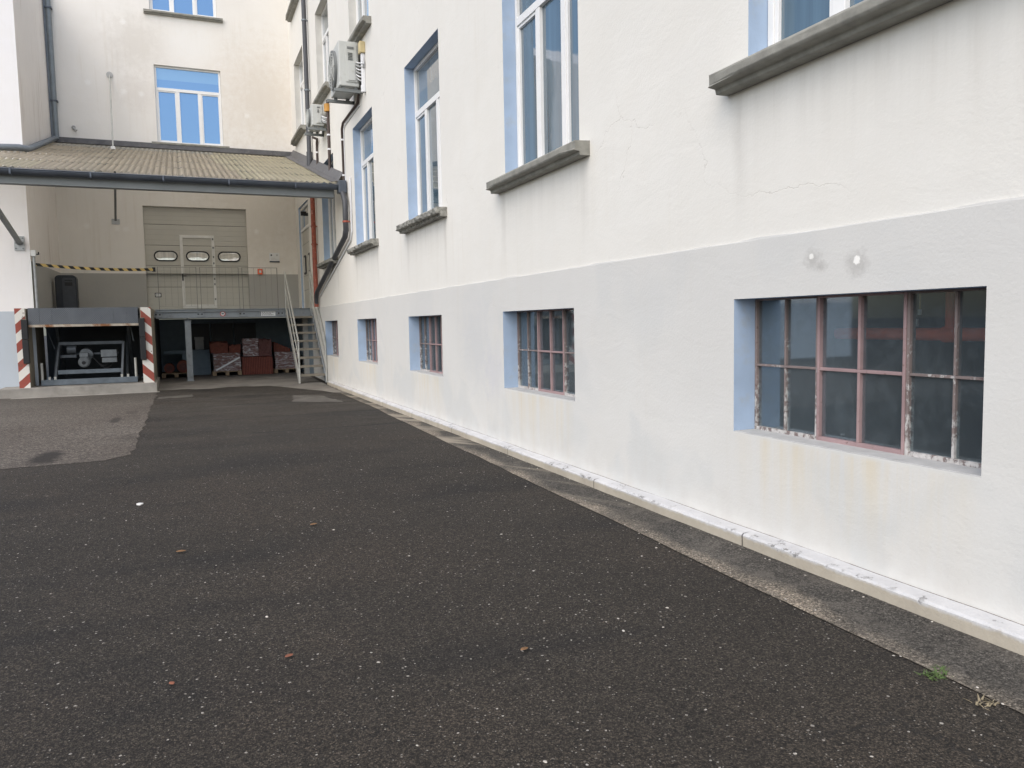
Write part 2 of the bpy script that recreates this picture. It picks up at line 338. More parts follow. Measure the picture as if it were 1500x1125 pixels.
M['mesh'] = simple('dark_red_netting', (.12, .05, .045), .75, var=.4, sc=30)
M['wood'] = simple('pallet_wood', (.27, .20, .13), .85, var=.2, sc=7, bump=.3)
M['bluegrey'] = simple('blue_grey_board', (.22, .28, .33), .7, var=.1)
def mk_stripe(name, s):
    t = NT(name); x, y, z = t.sep(t.P)
    d = t.math('FRACT', t.math('DIVIDE', t.math('ADD', z, t.math('MULTIPLY', x, s)), .46))
    n = t.noise(t.P, 9, 7, .7)
    st = t.ramp(t.math('ADD', d, t.math('MULTIPLY', t.math('SUBTRACT', n, .5), .05)), .495, .505)
    c = t.mix(st, (.30, .075, .055), (.70, .68, .63))
    c = t.mix(t.ramp(t.noise(t.P, 7, 8, .72), .60, .64, 0, .9), c, (.16, .085, .06))
    t.bsdf(c, .7, 0, t.bump(n, .3, .004), .35); return t.m
M['stripeL'] = mk_stripe('red_white_stripes_rising', -.95)
M['stripeR'] = mk_stripe('red_white_stripes_falling', .95)
M['tanwall'] = simple('tan_render', (.30, .27, .215), .9, var=.15, sc=3, bump=.3)
def mk_tape():
    t = NT('hazard_tape'); x, y, z = t.sep(t.P)
    d = t.math('FRACT', t.math('DIVIDE', t.math('ADD', t.math('ADD', x, z), t.math('MULTIPLY', y, .35)), .26))
    c = t.mix(t.ramp(d, .49, .51), (.02, .02, .02), (.60, .44, .16)); t.bsdf(c, .5); return t.m
M['tape'] = mk_tape()
def mk_plate():
    t = NT('tread_plate'); x, y, z = t.sep(t.P)
    v = t.vor(t.comb(t.math('MULTIPLY', t.math('ADD', x, z), 1.), 0., t.math('SUBTRACT', x, z)), 22, 'F1', 0.)
    b = t.ramp(v['Distance'], .2, .45, 1, 0)
    c = t.mix(t.ramp(t.noise(t.P, 3, 5), .3, .7), (.085, .095, .108), (.12, .13, .145))
    c = t.mix(t.math('MULTIPLY', b, .35), c, (.24, .25, .27))
    t.bsdf(c, .5, .5, t.bump(b, .5, .004), .4); return t.m
M['plate'] = mk_plate()
M['rustlip'] = simple('rusty_edge', (.45, .40, .33), .7, var=.2, sc=6, dirt=(.24, .11, .05), dsc=4, dlo=.45, dhi=.58)
M['motor'] = simple('motor_grey', (.15, .165, .175), .5, .3, var=.2, sc=7)
M['liftsteel'] = simple('oily_dark_steel', (.075, .085, .095), .5, .3, var=.3, sc=6)
M['liftrail'] = simple('lift_rail_grey', (.13, .155, .18), .5, .3, var=.2, sc=6)
M['leaf'] = simple('dry_leaf', (.22, .12, .055), .8, var=.4, sc=30)
M['leafred'] = simple('reddish_leaf', (.22, .085, .05), .8, var=.4, sc=30)
M['paper'] = simple('paper', (.75, .75, .73), .7)
M['pebble'] = simple('pale_stone', (.45, .42, .38), .8, var=.3, sc=20)
M['grass'] = simple('weed_green', (.075, .12, .035), .7, var=.35, sc=30)
M['straw'] = simple('dry_grass', (.24, .20, .13), .8, var=.3, sc=30)

# ------------------------------------------------------------------ mesh builder
class MB:
    def __init__(s): s.v = []; s.f = []; s.mi = []; s.sm = []
    def add(s, vs, fs, m=0, smooth=False):
        o = len(s.v); s.v += [tuple(p) for p in vs]
        for f in fs: s.f.append(tuple(i+o for i in f)); s.mi.append(m); s.sm.append(smooth)
        return s
    def box(s, x0, x1, y0, y1, z0, z1, m=0):
        x0, x1 = min(x0, x1), max(x0, x1); y0, y1 = min(y0, y1), max(y0, y1); z0, z1 = min(z0, z1), max(z0, z1)
        vs = [(x, y, z) for x in (x0, x1) for y in (y0, y1) for z in (z0, z1)]
        return s.add(vs, [(0, 1, 3, 2), (4, 6, 7, 5), (0, 4, 5, 1), (2, 3, 7, 6), (0, 2, 6, 4), (1, 5, 7, 3)], m)
    def quad(s, a, b, c, d, m=0): return s.add([a, b, c, d], [(0, 1, 2, 3)], m)
    def bar(s, p, q, w, h, m=0, up=(0, 0, 1)):
        p, q = Vector(p), Vector(q); d = (q-p).normalized(); u = Vector(up)
        if abs(d.dot(u)) > .98: u = Vector((0, 1, 0))
        r = d.cross(u).normalized(); u = r.cross(d)
        vs = [c + r*(a*w/2) + u*(b*h/2) for c in (p, q) for a in (-1, 1) for b in (-1, 1)]
        return s.add(vs, [(0, 2, 3, 1), (4, 5, 7, 6), (0, 1, 5, 4), (2, 6, 7, 3), (0, 4, 6, 2), (1, 3, 7, 5)], m)
    def tube(s, pts, r, n=10, m=0, caps=True):
        pts = [Vector(p) for p in pts]; o = len(s.v); prev = None; rings = []
        for i, p in enumerate(pts):
            if i == 0: d = pts[1]-p
            elif i == len(pts)-1: d = p-pts[i-1]
            else: d = (pts[i+1]-p).normalized() + (p-pts[i-1]).normalized()
            d.normalize()
            if prev is None:
                u = Vector((0, 0, 1)) if abs(d.z) < .9 else Vector((1, 0, 0))
            else: u = prev
            a = d.cross(u).normalized(); u = a.cross(d).normalized(); prev = u
            k = 1.0
            if 0 < i < len(pts)-1:
                c = (pts[i+1]-p).normalized().dot((p-pts[i-1]).normalized()); k = 1/max(.6, math.sqrt((1+c)/2))
            rings.append([p + (a*math.cos(t*2*PI/n) + u*math.sin(t*2*PI/n))*r*(k if 0 < i < len(pts)-1 else 1) for t in range(n)])
        vs = [v for rg in rings for v in rg]
        fs = [(i*n+j, i*n+(j+1) % n, (i+1)*n+(j+1) % n, (i+1)*n+j) for i in range(len(pts)-1) for j in range(n)]
        s.add(vs, fs, m, True)
        if caps: s.add(rings[0], [tuple(range(n))[::-1]], m); s.add(rings[-1], [tuple(range(n))], m)
        return s
    def prism(s, poly, axis, a, b, m=0):
        # poly: list of 2D points; extruded along axis from a to b
        def P(p, t): return {'x': (t, p[0], p[1]), 'y': (p[0], t, p[1]), 'z': (p[0], p[1], t)}[axis]
        n = len(poly); vs = [P(p, a) for p in poly] + [P(p, b) for p in poly]
        fs = [tuple(range(n)), tuple(range(n, 2*n))[::-1]] + [(i, i+n, (i+1) % n+n, (i+1) % n) for i in range(n)]
        return s.add(vs, fs, m)
    def build(s, name, mats, parent=None, bevel=0., origin=None):
        me = bpy.data.meshes.new(name)
        o = Vector(origin) if origin is not None else (Vector(WL.get(parent.name, (0, 0, 0))) if parent else Vector((0, 0, 0)))
        me.from_pydata([tuple(Vector(p)-o) for p in s.v], [], s.f)
        if not isinstance(mats, (list, tuple)): mats = [mats]
        for m_ in mats: me.materials.append(M[m_] if isinstance(m_, str) else m_)
        for p, i, q in zip(me.polygons, s.mi, s.sm): p.material_index = i; p.use_smooth = q
        import bmesh
        bm = bmesh.new(); bm.from_mesh(me); bmesh.ops.recalc_face_normals(bm, faces=bm.faces); bm.to_mesh(me); bm.free()
        ob = bpy.data.objects.new(name, me); COL.objects.link(ob)
        if parent:
            ob.parent = parent
            ob.location = o - Vector(WL.get(parent.name, (0, 0, 0)))
        else: ob.location = o
        WL[ob.name] = tuple(o)
        if bevel:
            b = ob.modifiers.new('bevel', 'BEVEL'); b.width = bevel; b.segments = 2; b.limit_method = 'ANGLE'
        return ob
WL = {}
def tag(o, label=None, cat=None, group=None, kind=None):
    if label: o['label'] = label
    if cat: o['category'] = cat
    if group: o['group'] = group
    if kind: o['kind'] = kind
    return o
def thing(name, loc, label, cat, group=None):
    o = bpy.data.objects.new(name, None); COL.objects.link(o); o.location = loc; o.empty_display_size = .2
    WL[o.name] = tuple(loc); return tag(o, label, cat, group)
def copy_tree(o, parent=None, off=None):
    c = o.copy(); COL.objects.link(c)
    if parent is not None: c.parent = parent
    if off is not None: c.location = Vector(o.location) + Vector(off)
    for ch in list(o.children): copy_tree(ch, c)
    return c
def wobble_poly(pts, step, amp):
    out = []
    for i, p in enumerate(pts):
        q = pts[(i+1) % len(pts)]; L = math.hypot(q[0]-p[0], q[1]-p[1]); n = max(1, int(L/step))
        for k in range(n):
            t = k/n; j = amp if 0 < k else amp*.3
            out.append((p[0]+(q[0]-p[0])*t+random.uniform(-j, j), p[1]+(q[1]-p[1])*t+random.uniform(-j, j)))
    return out

W = 3.6; YB = 26.8; XL = -3.40; YL = 22.3
def gz(y): return 0. if y < 20 else min(.08, .02*(y-20))

# ------------------------------------------------------------------ ground
g = MB()
ys = [-300, -30, 0, 10, 20, 24, 40, 300]
for a, b in zip(ys, ys[1:]):
    g.quad((-300, a, gz(a)), (300, a, gz(a)), (300, b, gz(b)), (-300, b, gz(b)))
tag(g.build('ground', 'asphalt'), 'dark brownish asphalt yard speckled with pale stone chips', 'ground', kind='structure')
def sheet(name, poly, lift, mat, label, cat):
    import bmesh
    bm = bmesh.new(); vs = [bm.verts.new((x, y, 0)) for x, y in poly]; bm.faces.new(vs)
    for cut in (20, 24):
        bmesh.ops.bisect_plane(bm, geom=bm.verts[:]+bm.edges[:]+bm.faces[:], plane_co=(0, cut, 0), plane_no=(0, 1, 0))
    for v in bm.verts: v.co.z = gz(v.co.y)+lift
    bmesh.ops.recalc_face_normals(bm, faces=bm.faces)
    if sum(f.normal.z for f in bm.faces) < 0: bmesh.ops.reverse_faces(bm, faces=bm.faces)
    me = bpy.data.meshes.new(name); bm.to_mesh(me); bm.free(); me.materials.append(M[mat])
    o = bpy.data.objects.new(name, me); COL.objects.link(o); WL[o.name] = (0, 0, 0)
    return tag(o, label, cat, kind='structure')
patch = wobble_poly([(-12, 10.1), (-2.06, 10.55), (-.66, 10.85)], .25, .02) + wobble_poly([(-.66, 10.85), (-.72, 14.5), (-.70, 18), (-.77, 22.0), (-12, 22.2)], .3, .025)
# second polyline starts with the point that closes the first one
patch = [p for i, p in enumerate(patch) if i == 0 or math.hypot(p[0]-patch[i-1][0], p[1]-patch[i-1][1]) > .08]
patch = [(-12, 10.1)] + [(-12+.25*i, 10.1+.045*.25*i+random.uniform(-.02, .02)) for i in range(1, 45)] + \
        [(-.70+random.uniform(-.035, .035), 10.75+.22*i) for i in range(1, 50)] + [(-.74, 22.0), (-12, 22.0)]
sheet('paved_patch', patch, .004, 'oldpatch', 'paler worn asphalt patch with oil stains before the lift', 'paving')
ap = [(-4.6, 21.35), (-2.6, 21.25), (-.74, 21.55)] + [(-.6+.2*i, 21.5+.12*math.sin(i*.9)+random.uniform(-.06, .06)-.0*i) for i in range(1, 14)] + \
     [(2.3, 20.9), (2.75, 20.0), (3.05, 19.3), (3.2, 18.6), (3.44, 18.4), (3.44, 28.4), (-4.6, 28.4)]
sheet('dock_apron', ap, .008, 'apron', 'dusty pale concrete apron running under the loading platform', 'paving')
M['repair'] = simple('repair_grey', (.105, .097, .086), .9, var=.3, sc=4, bump=.5, dirt=(.055, .05, .044), dsc=2.5, dlo=.45, dhi=.65)
sheet('repair_patch', wobble_poly([(2.05, 16.9), (2.98, 16.25), (2.86, 17.9), (2.25, 18.5)], .15, .05), .004, 'repair', 'small pale repair patch in the asphalt near the stairs', 'paving')
sheet('repair_strip', wobble_poly([(-.66, 19.4), (.1, 19.5), (.12, 20.2), (-.66, 19.9)], .12, .06), .004, 'repair', 'small pale concrete strip beside the lift corner', 'paving')
gs = [(2.95+.006*math.sin(i*.7)+random.uniform(-.007, .007)+.024*min(1.2+.35*i, 15.5), 1.2+.35*i) for i in range(0, 50)]
gut = MB(); gsl = [(2.95, -6.)] + gs
for i in range(len(gsl)-1):
    (xa, ya), (xb, yb) = gsl[i], gsl[i+1]
    def up(y): return .026 if y < 10 else max(.010, .026-.002*(y-10))
    gut.quad((xa, ya, .005), ((xa+3.47)/2, ya, .005+up(ya)*.35), ((xb+3.47)/2, yb, .005+up(yb)*.35), (xb, yb, .005))
    gut.quad(((xa+3.47)/2, ya, .005+up(ya)*.35), (3.47, ya, .005+up(ya)), (3.47, yb, .005+up(yb)), ((xb+3.47)/2, yb, .005+up(yb)*.35))
tag(gut.build('gutter_strip', 'gutter'), 'brownish gutter strip with a pale dusty edge along the white wall', 'gutter', kind='structure')

# ------------------------------------------------------------------ right building
RB = thing('white_building', (W, 10, 0), 'long white plastered building with a pale grey plinth and cellar windows on the right', 'building')
SP = 4.3
def wy(k): return 2.45+SP*k, 4.32+SP*k          # opening of the tall windows
def by(k): return 2.57+SP*k+.01*k, 4.44+SP*k+.01*k    # opening of the cellar windows
GF = (3.28, 5.87); F2 = (7.5, 9.85); F3 = (11.35, 13.7); BZ = (.79, 1.73)
holes_up = [(*wy(k), *GF) for k in range(0, 5)] + [(24.05, 26.1, 2.14, 5.4)] + [(*wy(k), *F2) for k in (3, 4, 5)] + [(*wy(k), *F3) for k in (3, 4, 5)]
holes_lo = [(*by(k), *BZ) for k in range(0, 5)]
RD = .20   # reveal depth
def wall_holes(mb, x, y0, y1, z0, z1, holes, depth, m=0, mr=1, ms=2, axis='y', sgn=1):
    ysx = sorted({y0, y1} | {v for h in holes for v in h[:2]}); zs = sorted({z0, z1} | {v for h in holes for v in h[2:]})
    def P(d, a, z): return (x+sgn*d, a, z) if axis == 'y' else (a, x+sgn*d, z)
    for a, b in zip(ysx, ysx[1:]):
        for c, d in zip(zs, zs[1:]):
            if any(h[0] <= a and b <= h[1] and h[2] <= c and d <= h[3] for h in holes): continue
            mb.quad(P(0, a, c), P(0, b, c), P(0, b, d), P(0, a, d), m)
    for h in holes:
        a, b, c, d = h
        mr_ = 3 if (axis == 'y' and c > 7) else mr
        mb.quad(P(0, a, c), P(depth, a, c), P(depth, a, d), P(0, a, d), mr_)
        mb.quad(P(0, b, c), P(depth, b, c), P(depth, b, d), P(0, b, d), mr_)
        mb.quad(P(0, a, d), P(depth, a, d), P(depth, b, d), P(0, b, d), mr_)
        mb.quad(P(0, a, c), P(depth, a, c), P(depth, b, c), P(0, b, c), ms)
mb = MB(); wall_holes(mb, W, -14, 28.6, 2.12, 15.2, holes_up, RD)
mb.quad((W, -14, 15.2), (W, 28.6, 15.2), (W+12, 28.6, 15.2), (W+12, -14, 15.2)); mb.quad((W, -14, 0), (W+12, -14, 0), (W+12, -14, 15.2), (W, -14, 15.2))
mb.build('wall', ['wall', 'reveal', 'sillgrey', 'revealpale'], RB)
mb = MB(); wall_holes(mb, W-.014, -14, 28.6, 0, 2.12, holes_lo, RD+.014)
mb.quad((W-.014, -14, 2.12), (W-.014, 28.6, 2.12), (W, 28.6, 2.12), (W, -14, 2.12))
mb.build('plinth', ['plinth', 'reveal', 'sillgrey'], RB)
lp = MB(); lv = []
for i in range(131):
    h_ = .004+.006*max(0., math.sin(i*1.7)+math.sin(i*.61+1))+random.uniform(0, .004); ya = -2+.2*i
    lv += [(W-.013, ya, 2.1202), (W-.011, ya, 2.1202+h_), (W-.003, ya, 2.1215+h_)]
lp.add(lv, [(3*i+j, 3*i+j+1, 3*i+j+4, 3*i+j+3) for i in range(130) for j in range(2)])
lp.build('plinth_lip', 'plinth', RB)
# ledge at the wall foot
led = MB(); 
yy = -14.
pr = [(-.120, 0), (-.117, .104), (-.104, .116), (0, .126), (0, 0)]
N_ = 110
for i in range(N_):
    pass
vs = []; n = len(pr)
for i in range(N_+1):
    y = -14+i*(21.0+14)/N_
    for (dx, z) in pr:
        j = 0 if dx == 0 else random.uniform(-.004, .004)
        vs.append((W-.014+dx+j, y, z+(0 if z == 0 else random.uniform(-.003, .003))))
led.add(vs, [(i*n+j, i*n+j+1, (i+1)*n+j+1, (i+1)*n+j) for i in range(N_) for j in range(n-1)])
led.add(vs[-n:], [tuple(range(n))])
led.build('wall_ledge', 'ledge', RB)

# --- cellar windows
def cellar_window(k=0):
    y0, y1 = by(0); x = W+RD; z0, z1 = BZ
    f = MB(); w = y1-y0
    c1, c2 = 3.182, 3.826     # near -> far: right, centre, left casements
    def frame(a, b, m, t=.03, mid=True, proud=0., hb=.008):
        X0, X1 = x-.03-proud, x+.02
        f.box(X0, X1, a, a+t, z0, z1, m); f.box(X0, X1, b-t, b, z0, z1, m)
        f.box(X0, X1, a+t, b-t, z0, z0+t+.01, m); f.box(X0, X1, a+t, b-t, z1-t*.7, z1, m)
        zm = z0+(z1-z0)*.50
        f.box(X0+.004, X1-.004, a+t, b-t, zm-hb, zm+hb, m)
        ym = (a+b)/2
        f.box(X0+.003, X1-.003, ym-hb, ym+hb, z0+t+.01, zm-hb, m); f.box(X0+.003, X1-.003, ym-hb, ym+hb, zm+hb, z1-t*.7, m)
    frame(y0+.002, c1-.012, 0, .020); frame(c1-.012, c2+.012, 1, .020, proud=.006, hb=.010); frame(c2+.012, y1-.002, 0, .019)
    o = f.build('cellar_window', ['rust_peel', 'rust_pink'], RB, .003, origin=(W, (y0+y1)/2, z0))
    p = MB().box(x-.008, x-.004, y0+.005, y1-.005, z0+.005, z1-.005); p.build('pane', 'cellarglass', o)
    s = MB().box(W-.012, x-.03, y0+.001, y1-.001, z0-.02, z0+.006); s.build('sill', 'sillgrey', o, .004)
    return o
cw = cellar_window()
for k in range(1, 5): copy_tree(cw, RB, (0, (SP+.01)*k, 0))
# --- tall white windows
def sash(name, axis, a0, a1, z0, z1, plane, out, parent, glass, blind, origin):
    """frame in plane; out = +1/-1 direction to the outside along the normal axis"""
    f = MB(); gl = MB(); gb = MB()
    def bx(mb, a, b, c, d, lo, hi, m=0):
        u, v = plane+out*lo, plane+out*hi
        if axis == 'y': mb.box(u, v, a, b, c, d, m)
        else: mb.box(a, b, u, v, c, d, m)
    t = .055; h = z1-z0; zt = z1-h*.30
    bx(f, a0, a0+t, z0, z1, -.03, .04); bx(f, a1-t, a1, z0, z1, -.03, .04)
    bx(f, a0+t, a1-t, z0, z0+t, -.03, .04); bx(f, a0+t, a1-t, z1-t, z1, -.03, .04); bx(f, a0+t, a1-t, zt-.045, zt+.045, -.03, .045)
    w = (a1-a0); ms = [a0+w*.335, a0+w*.665]
    for m_ in ms: bx(f, m_-.05, m_+.05, z0+t, zt-.045, -.03, .042)
    cells = [(a0+t, ms[0]-.05), (ms[0]+.05, ms[1]-.05), (ms[1]+.05, a1-t)]
    for (a, b) in (cells[0], cells[2]):     # opening sashes stand proud
        s = .035
        bx(f, a, a+s, z0+t, zt-.045, -.02, .03); bx(f, b-s, b, z0+t, zt-.045, -.02, .03)
        bx(f, a+s, b-s, z0+t, z0+t+s, -.02, .03); bx(f, a+s, b-s, zt-.045-s, zt-.045, -.02, .03)
    o = f.build(name, 'pvc', parent, .004, origin=origin)
    for (a, b) in cells: bx(gl, a, b, z0+t, zt-.045, -.006, .002)
    gl.build('casement_glass', glass, o)
    bx(gb, a0+t, a1-t, zt+.045, zt+.045+(z1-t-zt-.045)*.42, -.006, .002, 0)
    bx(gb, a0+t, a1-t, zt+.045+(z1-t-zt-.045)*.42, z1-t, -.006, .002, 1)
    gb.build('transom_glass', [glass, blind], o)
    return o
def stone_sill(parent, a0, a1, z, axis, plane, out, worn=False, origin=None, ext=.21, thick=.125, proj=.19):
    s = MB()
    prof = [(-.02, 0), (-.02, -thick), (proj*.55, -thick), (proj*.60, -thick+.035), (proj*.93, -thick+.042), (proj, -thick+.058), (proj, -.018), (proj*.86, 0.005), (0.0, .012)]
    n = 26 if worn else 8; vs = []; k = len(prof); a0 -= ext; a1 += ext
    for i in range(n+1):
        a = a0+(a1-a0)*i/n
        for j, (d, zz) in enumerate(prof):
            r = random.uniform(-.016, .012) if worn and j in (4, 5, 6, 7) else random.uniform(-.003, .003)
            d2 = d + (r if j > 1 and j < 8 else 0); z2 = z+zz+(random.uniform(-.012, .008) if worn and j in (3, 4, 5, 6) else 0)
            if i in (0, n) and j in (5, 6): d2 -= .03
            vs.append((plane+out*d2, a, z2) if axis == 'y' else (a, plane+out*d2, z2))
    s.add(vs, [(i*k+j, i*k+(j+1) % k, (i+1)*k+(j+1) % k, (i+1)*k+j) for i in range(n) for j in range(k)])
    s.add(vs[:k], [tuple(range(k))]); s.add(vs[-k:], [tuple(range(k))[::-1]])
    o = s.build('sill', 'stone_worn' if worn else 'stone', parent, 0 if worn else .006); return o
for k in range(0, 5):
    y0, y1 = wy(k)
    o = sash('tall_window', 'y', y0+.004, y1-.004, GF[0]+.005, GF[1]-.004, W+RD, -1, RB, 'glass', 'glassblind', (W, (y0+y1)/2, GF[0]))
    stone_sill(o, y0, y1, GF[0]-.004, 'y', W, -1, worn=(k >= 2))
for k in (3, 4, 5):
    y0, y1 = wy(k)
    o = sash('tall_window', 'y', y0+.004, y1-.004, F2[0]+.005, F2[1]-.004, W+RD, -1, RB, 'glass', 'glassblind', (W, (y0+y1)/2, F2[0]))
    stone_sill(o, y0, y1, F2[0]-.004, 'y', W, -1)
    o = sash('tall_window', 'y', y0+.004, y1-.004, F3[0]+.005, F3[1]-.004, W+RD, -1, RB, 'glass', 'glassblind', (W, (y0+y1)/2, F3[0]))
    stone_sill(o, y0, y1, F3[0]-.004, 'y', W, -1)
# --- service door in the right wall, above the platform
d = MB(); x = W+.10
y0, y1, z0, z1 = 24.05, 26.1, 2.14, 5.4
for (a, b, c, e) in ((y0, y0+.09, z0, z1), (y1-.09, y1, z0, z1), (y0+.09, y1-.09, z1-.09, z1), (y0+.09, y1-.09, 4.62, 4.72)): d.box(x-.05, x+.06, a, b, c, e)
so = d.build('service_door', 'doorframe', RB, .004, origin=(W, 25.07, z0))
ym = (y0+y1)/2
for a, b in ((y0+.09, ym-.006), (ym+.006, y1-.09)):
    l = MB().box(x-.02, x+.03, a, b, z0+.01, 4.62)
    for zz in (2.75, 3.2, 3.75, 4.2): l.box(x-.024, x-.019, a+.04, b-.04, zz, zz+.012, 1)
    l.build('door_leaf', ['doorgrey', 'acdark'], so)
    v = MB(); c = (a+b)/2
    pl = []
    for (sx, sz, a0) in ((1, 1, 0), (-1, 1, 90), (-1, -1, 180), (1, -1, 270)):
        for q in range(5):
            th = math.radians(a0+q*22.5); pl.append((c+sx*.12+.06*math.cos(th), 3.55+sz*.24+.06*math.sin(th)))
    v.prism(pl, 'x', x-.05, x-.02, 0)
    pl2 = [(c+(p[0]-c)*.70, 3.55+(p[1]-3.55)*.80) for p in pl]; v.prism(pl2, 'x', x-.054, x-.045, 1)
    v.build('vision_panel', ['rubber', 'glassblind'], so)
MB().box(x-.004, x+.004, y0+.09, y1-.09, 4.72, z1-.09).build('transom_glass', 'glass', so)
c_ = MB().tube([(W-.06, 24.6, 5.02), (W+.1, 24.6, 5.02)], .05, 12).box(W-.14, W+.02, 24.55, 24.65, 4.98, 5.1); c_.build('door_lamp', 'rubber', so)
# --- cellar room behind the windows
r = MB(); x0, x1 = W+RD+.03, W+4.2
r.quad((x1, -1, -.6), (x1, 25, -.6), (x1, 25, 2.1), (x1, -1, 2.1)); r.quad((x0, -1, -.6), (x1, -1, -.6), (x1, 25, -.6), (x0, 25, -.6))
r.quad((x0, -1, 2.1), (x1, -1, 2.1), (x1, 25, 2.1), (x0, 25, 2.1)); r.quad((x0, -1, -.6), (x1, -1, -.6), (x1, -1, 2.1), (x0, -1, 2.1)); r.quad((x0, 25, -.6), (x1, 25, -.6), (x1, 25, 2.1), (x0, 25, 2.1))
for a in (5.0, 9.4, 13.7, 18.0): r.box(x0, x1-.005, a, a+.15, -.6, 2.09)
r.build('cellar_room', 'room', RB)
ip = thing('red_pipe', (W+1.6, 4, 0), 'thick red pipe seen through the nearest cellar window', 'pipe')
MB().tube([(4.5, -.5, 1.468), (4.5, 4.38, 1.468)], .043, 14).build('pipe_run', 'redpaint', ip)
MB().tube([(4.5, 3.45, 1.47), (4.5, 3.45, 2.09)], .040, 12).tube([(4.5, 3.40, 1.468), (4.5, 3.50, 1.468)], .054, 12).build('pipe_riser', 'redpaint', ip)
pc = thing('pull_cord', (5.1, 4.2, 1.9), 'pale pull cord with small knobs hanging inside the nearest cellar window', 'cord')
MB().tube([(4.42, 3.62, 2.09), (4.42, 3.62, 1.63)], .007, 6).build('cord', 'yellowbox', pc)
MB().tube([(4.42, 3.62, 1.63), (4.42, 3.62, 1.595)], .013, 8).build('knob', 'signwhite', pc)
MB().tube([(4.42, 3.645, 1.57), (4.42, 3.645, 1.52)], .014, 8).build('pendant', 'signwhite', pc)

# ------------------------------------------------------------------ back building
BB = thing('dock_building', (0, YB, 0), 'beige plastered building closing the yard behind the loading dock', 'building')
SD = (-1.01, 2.03, 2.17, 5.42)
bw = [(-.47, 1.45, 7.37, 9.73), (-.50, 1.43, 11.32, 13.6)]
mb = MB(); wall_holes(mb, YB, -3.5, W, 3.33, 15.2, [(SD[0], SD[1], 3.33, SD[3])] + bw, .22, 0, 0, 0, 'x', 1)
mb.quad((-3.5, YB, 15.2), (W, YB, 15.2), (W, YB+12, 15.2), (-3.5, YB+12, 15.2))
mb.build('wall', ['back'], BB)
mb = MB(); wall_holes(mb, YB-.004, -3.5, W, 1.92, 3.33, [(SD[0], SD[1], 1.92, 3.33)], .22, 0, 0, 0, 'x', 1)
mb.build('dado_band', ['band'], BB)
for (a, b, c, e) in bw:
    o = sash('tall_window', 'x', a+.004, b-.004, c+.005, e-.004, YB+.12, -1, BB, 'glassblue', 'glassblind_blue', ((a+b)/2, YB, c))
    stone_sill(o, a, b, c-.004, 'x', YB, -1, ext=.17, thick=.105, proj=.13)
# sectional door
y = YB+.16; d = MB(); zl = [2.17, 2.92, 3.60, 4.23, 4.88, 5.42]
for c, e in zip(zl, zl[1:]):
    d.box(SD[0]+.002, SD[1]-.002, y, y+.05, c+.006, e-.006, 0)
    nr = 4
    for q in range(1, nr): zz = c+(e-c)*q/nr; d.box(SD[0]+.03, SD[1]-.03, y-.003, y+.001, zz-.003, zz+.003, 1)
d.box(SD[0]+.002, SD[1]-.002, y+.02, y+.06, 2.17, 5.42, 2)
do = d.build('sectional_door', ['doorgrey', 'doorline', 'rubber'], BB, origin=(.5, YB, 2.17))
wk = MB(); y_ = y-.03
for (a, b, c, e) in ((0, .09, 2.24, 4.56), (.94, 1.03, 2.24, 4.56), (.09, .94, 4.47, 4.56), (.09, .94, 2.24, 2.36)): wk.box(a, b, y_, y, c, e)
for zz in (2.5, 2.98, 3.15, 3.65, 3.85, 4.15, 4.42): wk.box(.965, 1.005, y_-.02, y_, zz, zz+.06, 1)
wk.build('wicket_frame', ['doorframe', 'acdark'], do, .004)
h = MB().box(.02, .06, y_-.012, y_, 3.12, 3.34).tube([(.04, y_-.01, 3.27), (.04, y_-.06, 3.27), (.15, y_-.06, 3.27)], .012, 8); h.build('door_handle', 'rubber', do)
for (a, b) in ((-.77, -.07), (.16, .87), (1.11, 1.82)):
    v = MB(); c = (a+b)/2; pl = []
    for (sx, a0) in ((1, -90), (-1, 90)):
        for q in range(9):
            th = math.radians(a0+q*22.5); pl.append((c+sx*((b-a)/2-.165)+.165*math.cos(th), 3.895+.165*math.sin(th)))
    v.prism(pl, 'y', y-.022, y+.002, 0); pl2 = [(c+(p[0]-c)*.88, 3.895+(p[1]-3.895)*.76) for p in pl]; v.prism(pl2, 'y', y-.027, y-.015, 1)
    v.build('vision_panel', ['rubber', 'visglass'] if 'visglass' in M else ['rubber', 'glassblind_w'] if 'glassblind_w' in M else ['rubber', 'pvcglass'], do) if False else None
    t_ = v
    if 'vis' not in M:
        t = NT('painted_reflection_panel'); n_ = t.noise(t.scale(t.P, (1, 1, 1.6)), 4.2, 3, .5, .5)
        cc = (.86, .83, .75); M['vis'] = mk_glass_dark('painted_reflection_panel', cc, .35)  # pale base colour stands in for bright reflections in the panes
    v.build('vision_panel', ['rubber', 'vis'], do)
lb = MB().box(-.80, -.61, y-.012, y, 2.60, 2.74, 0).box(-.775, -.635, y-.016, y-.011, 2.625, 2.715, 1).box(-.75, -.73, y-.019, y-.015, 2.65, 2.70, 0).box(-.71, -.66, y-.019, y-.015, 2.69, 2.697, 0); lb.build('door_label', ['rubber', 'signwhite'], do)
MB().box(SD[0], SD[1], y-.02, y+.05, 2.10, 2.17).build('door_seal', 'rubber', do)

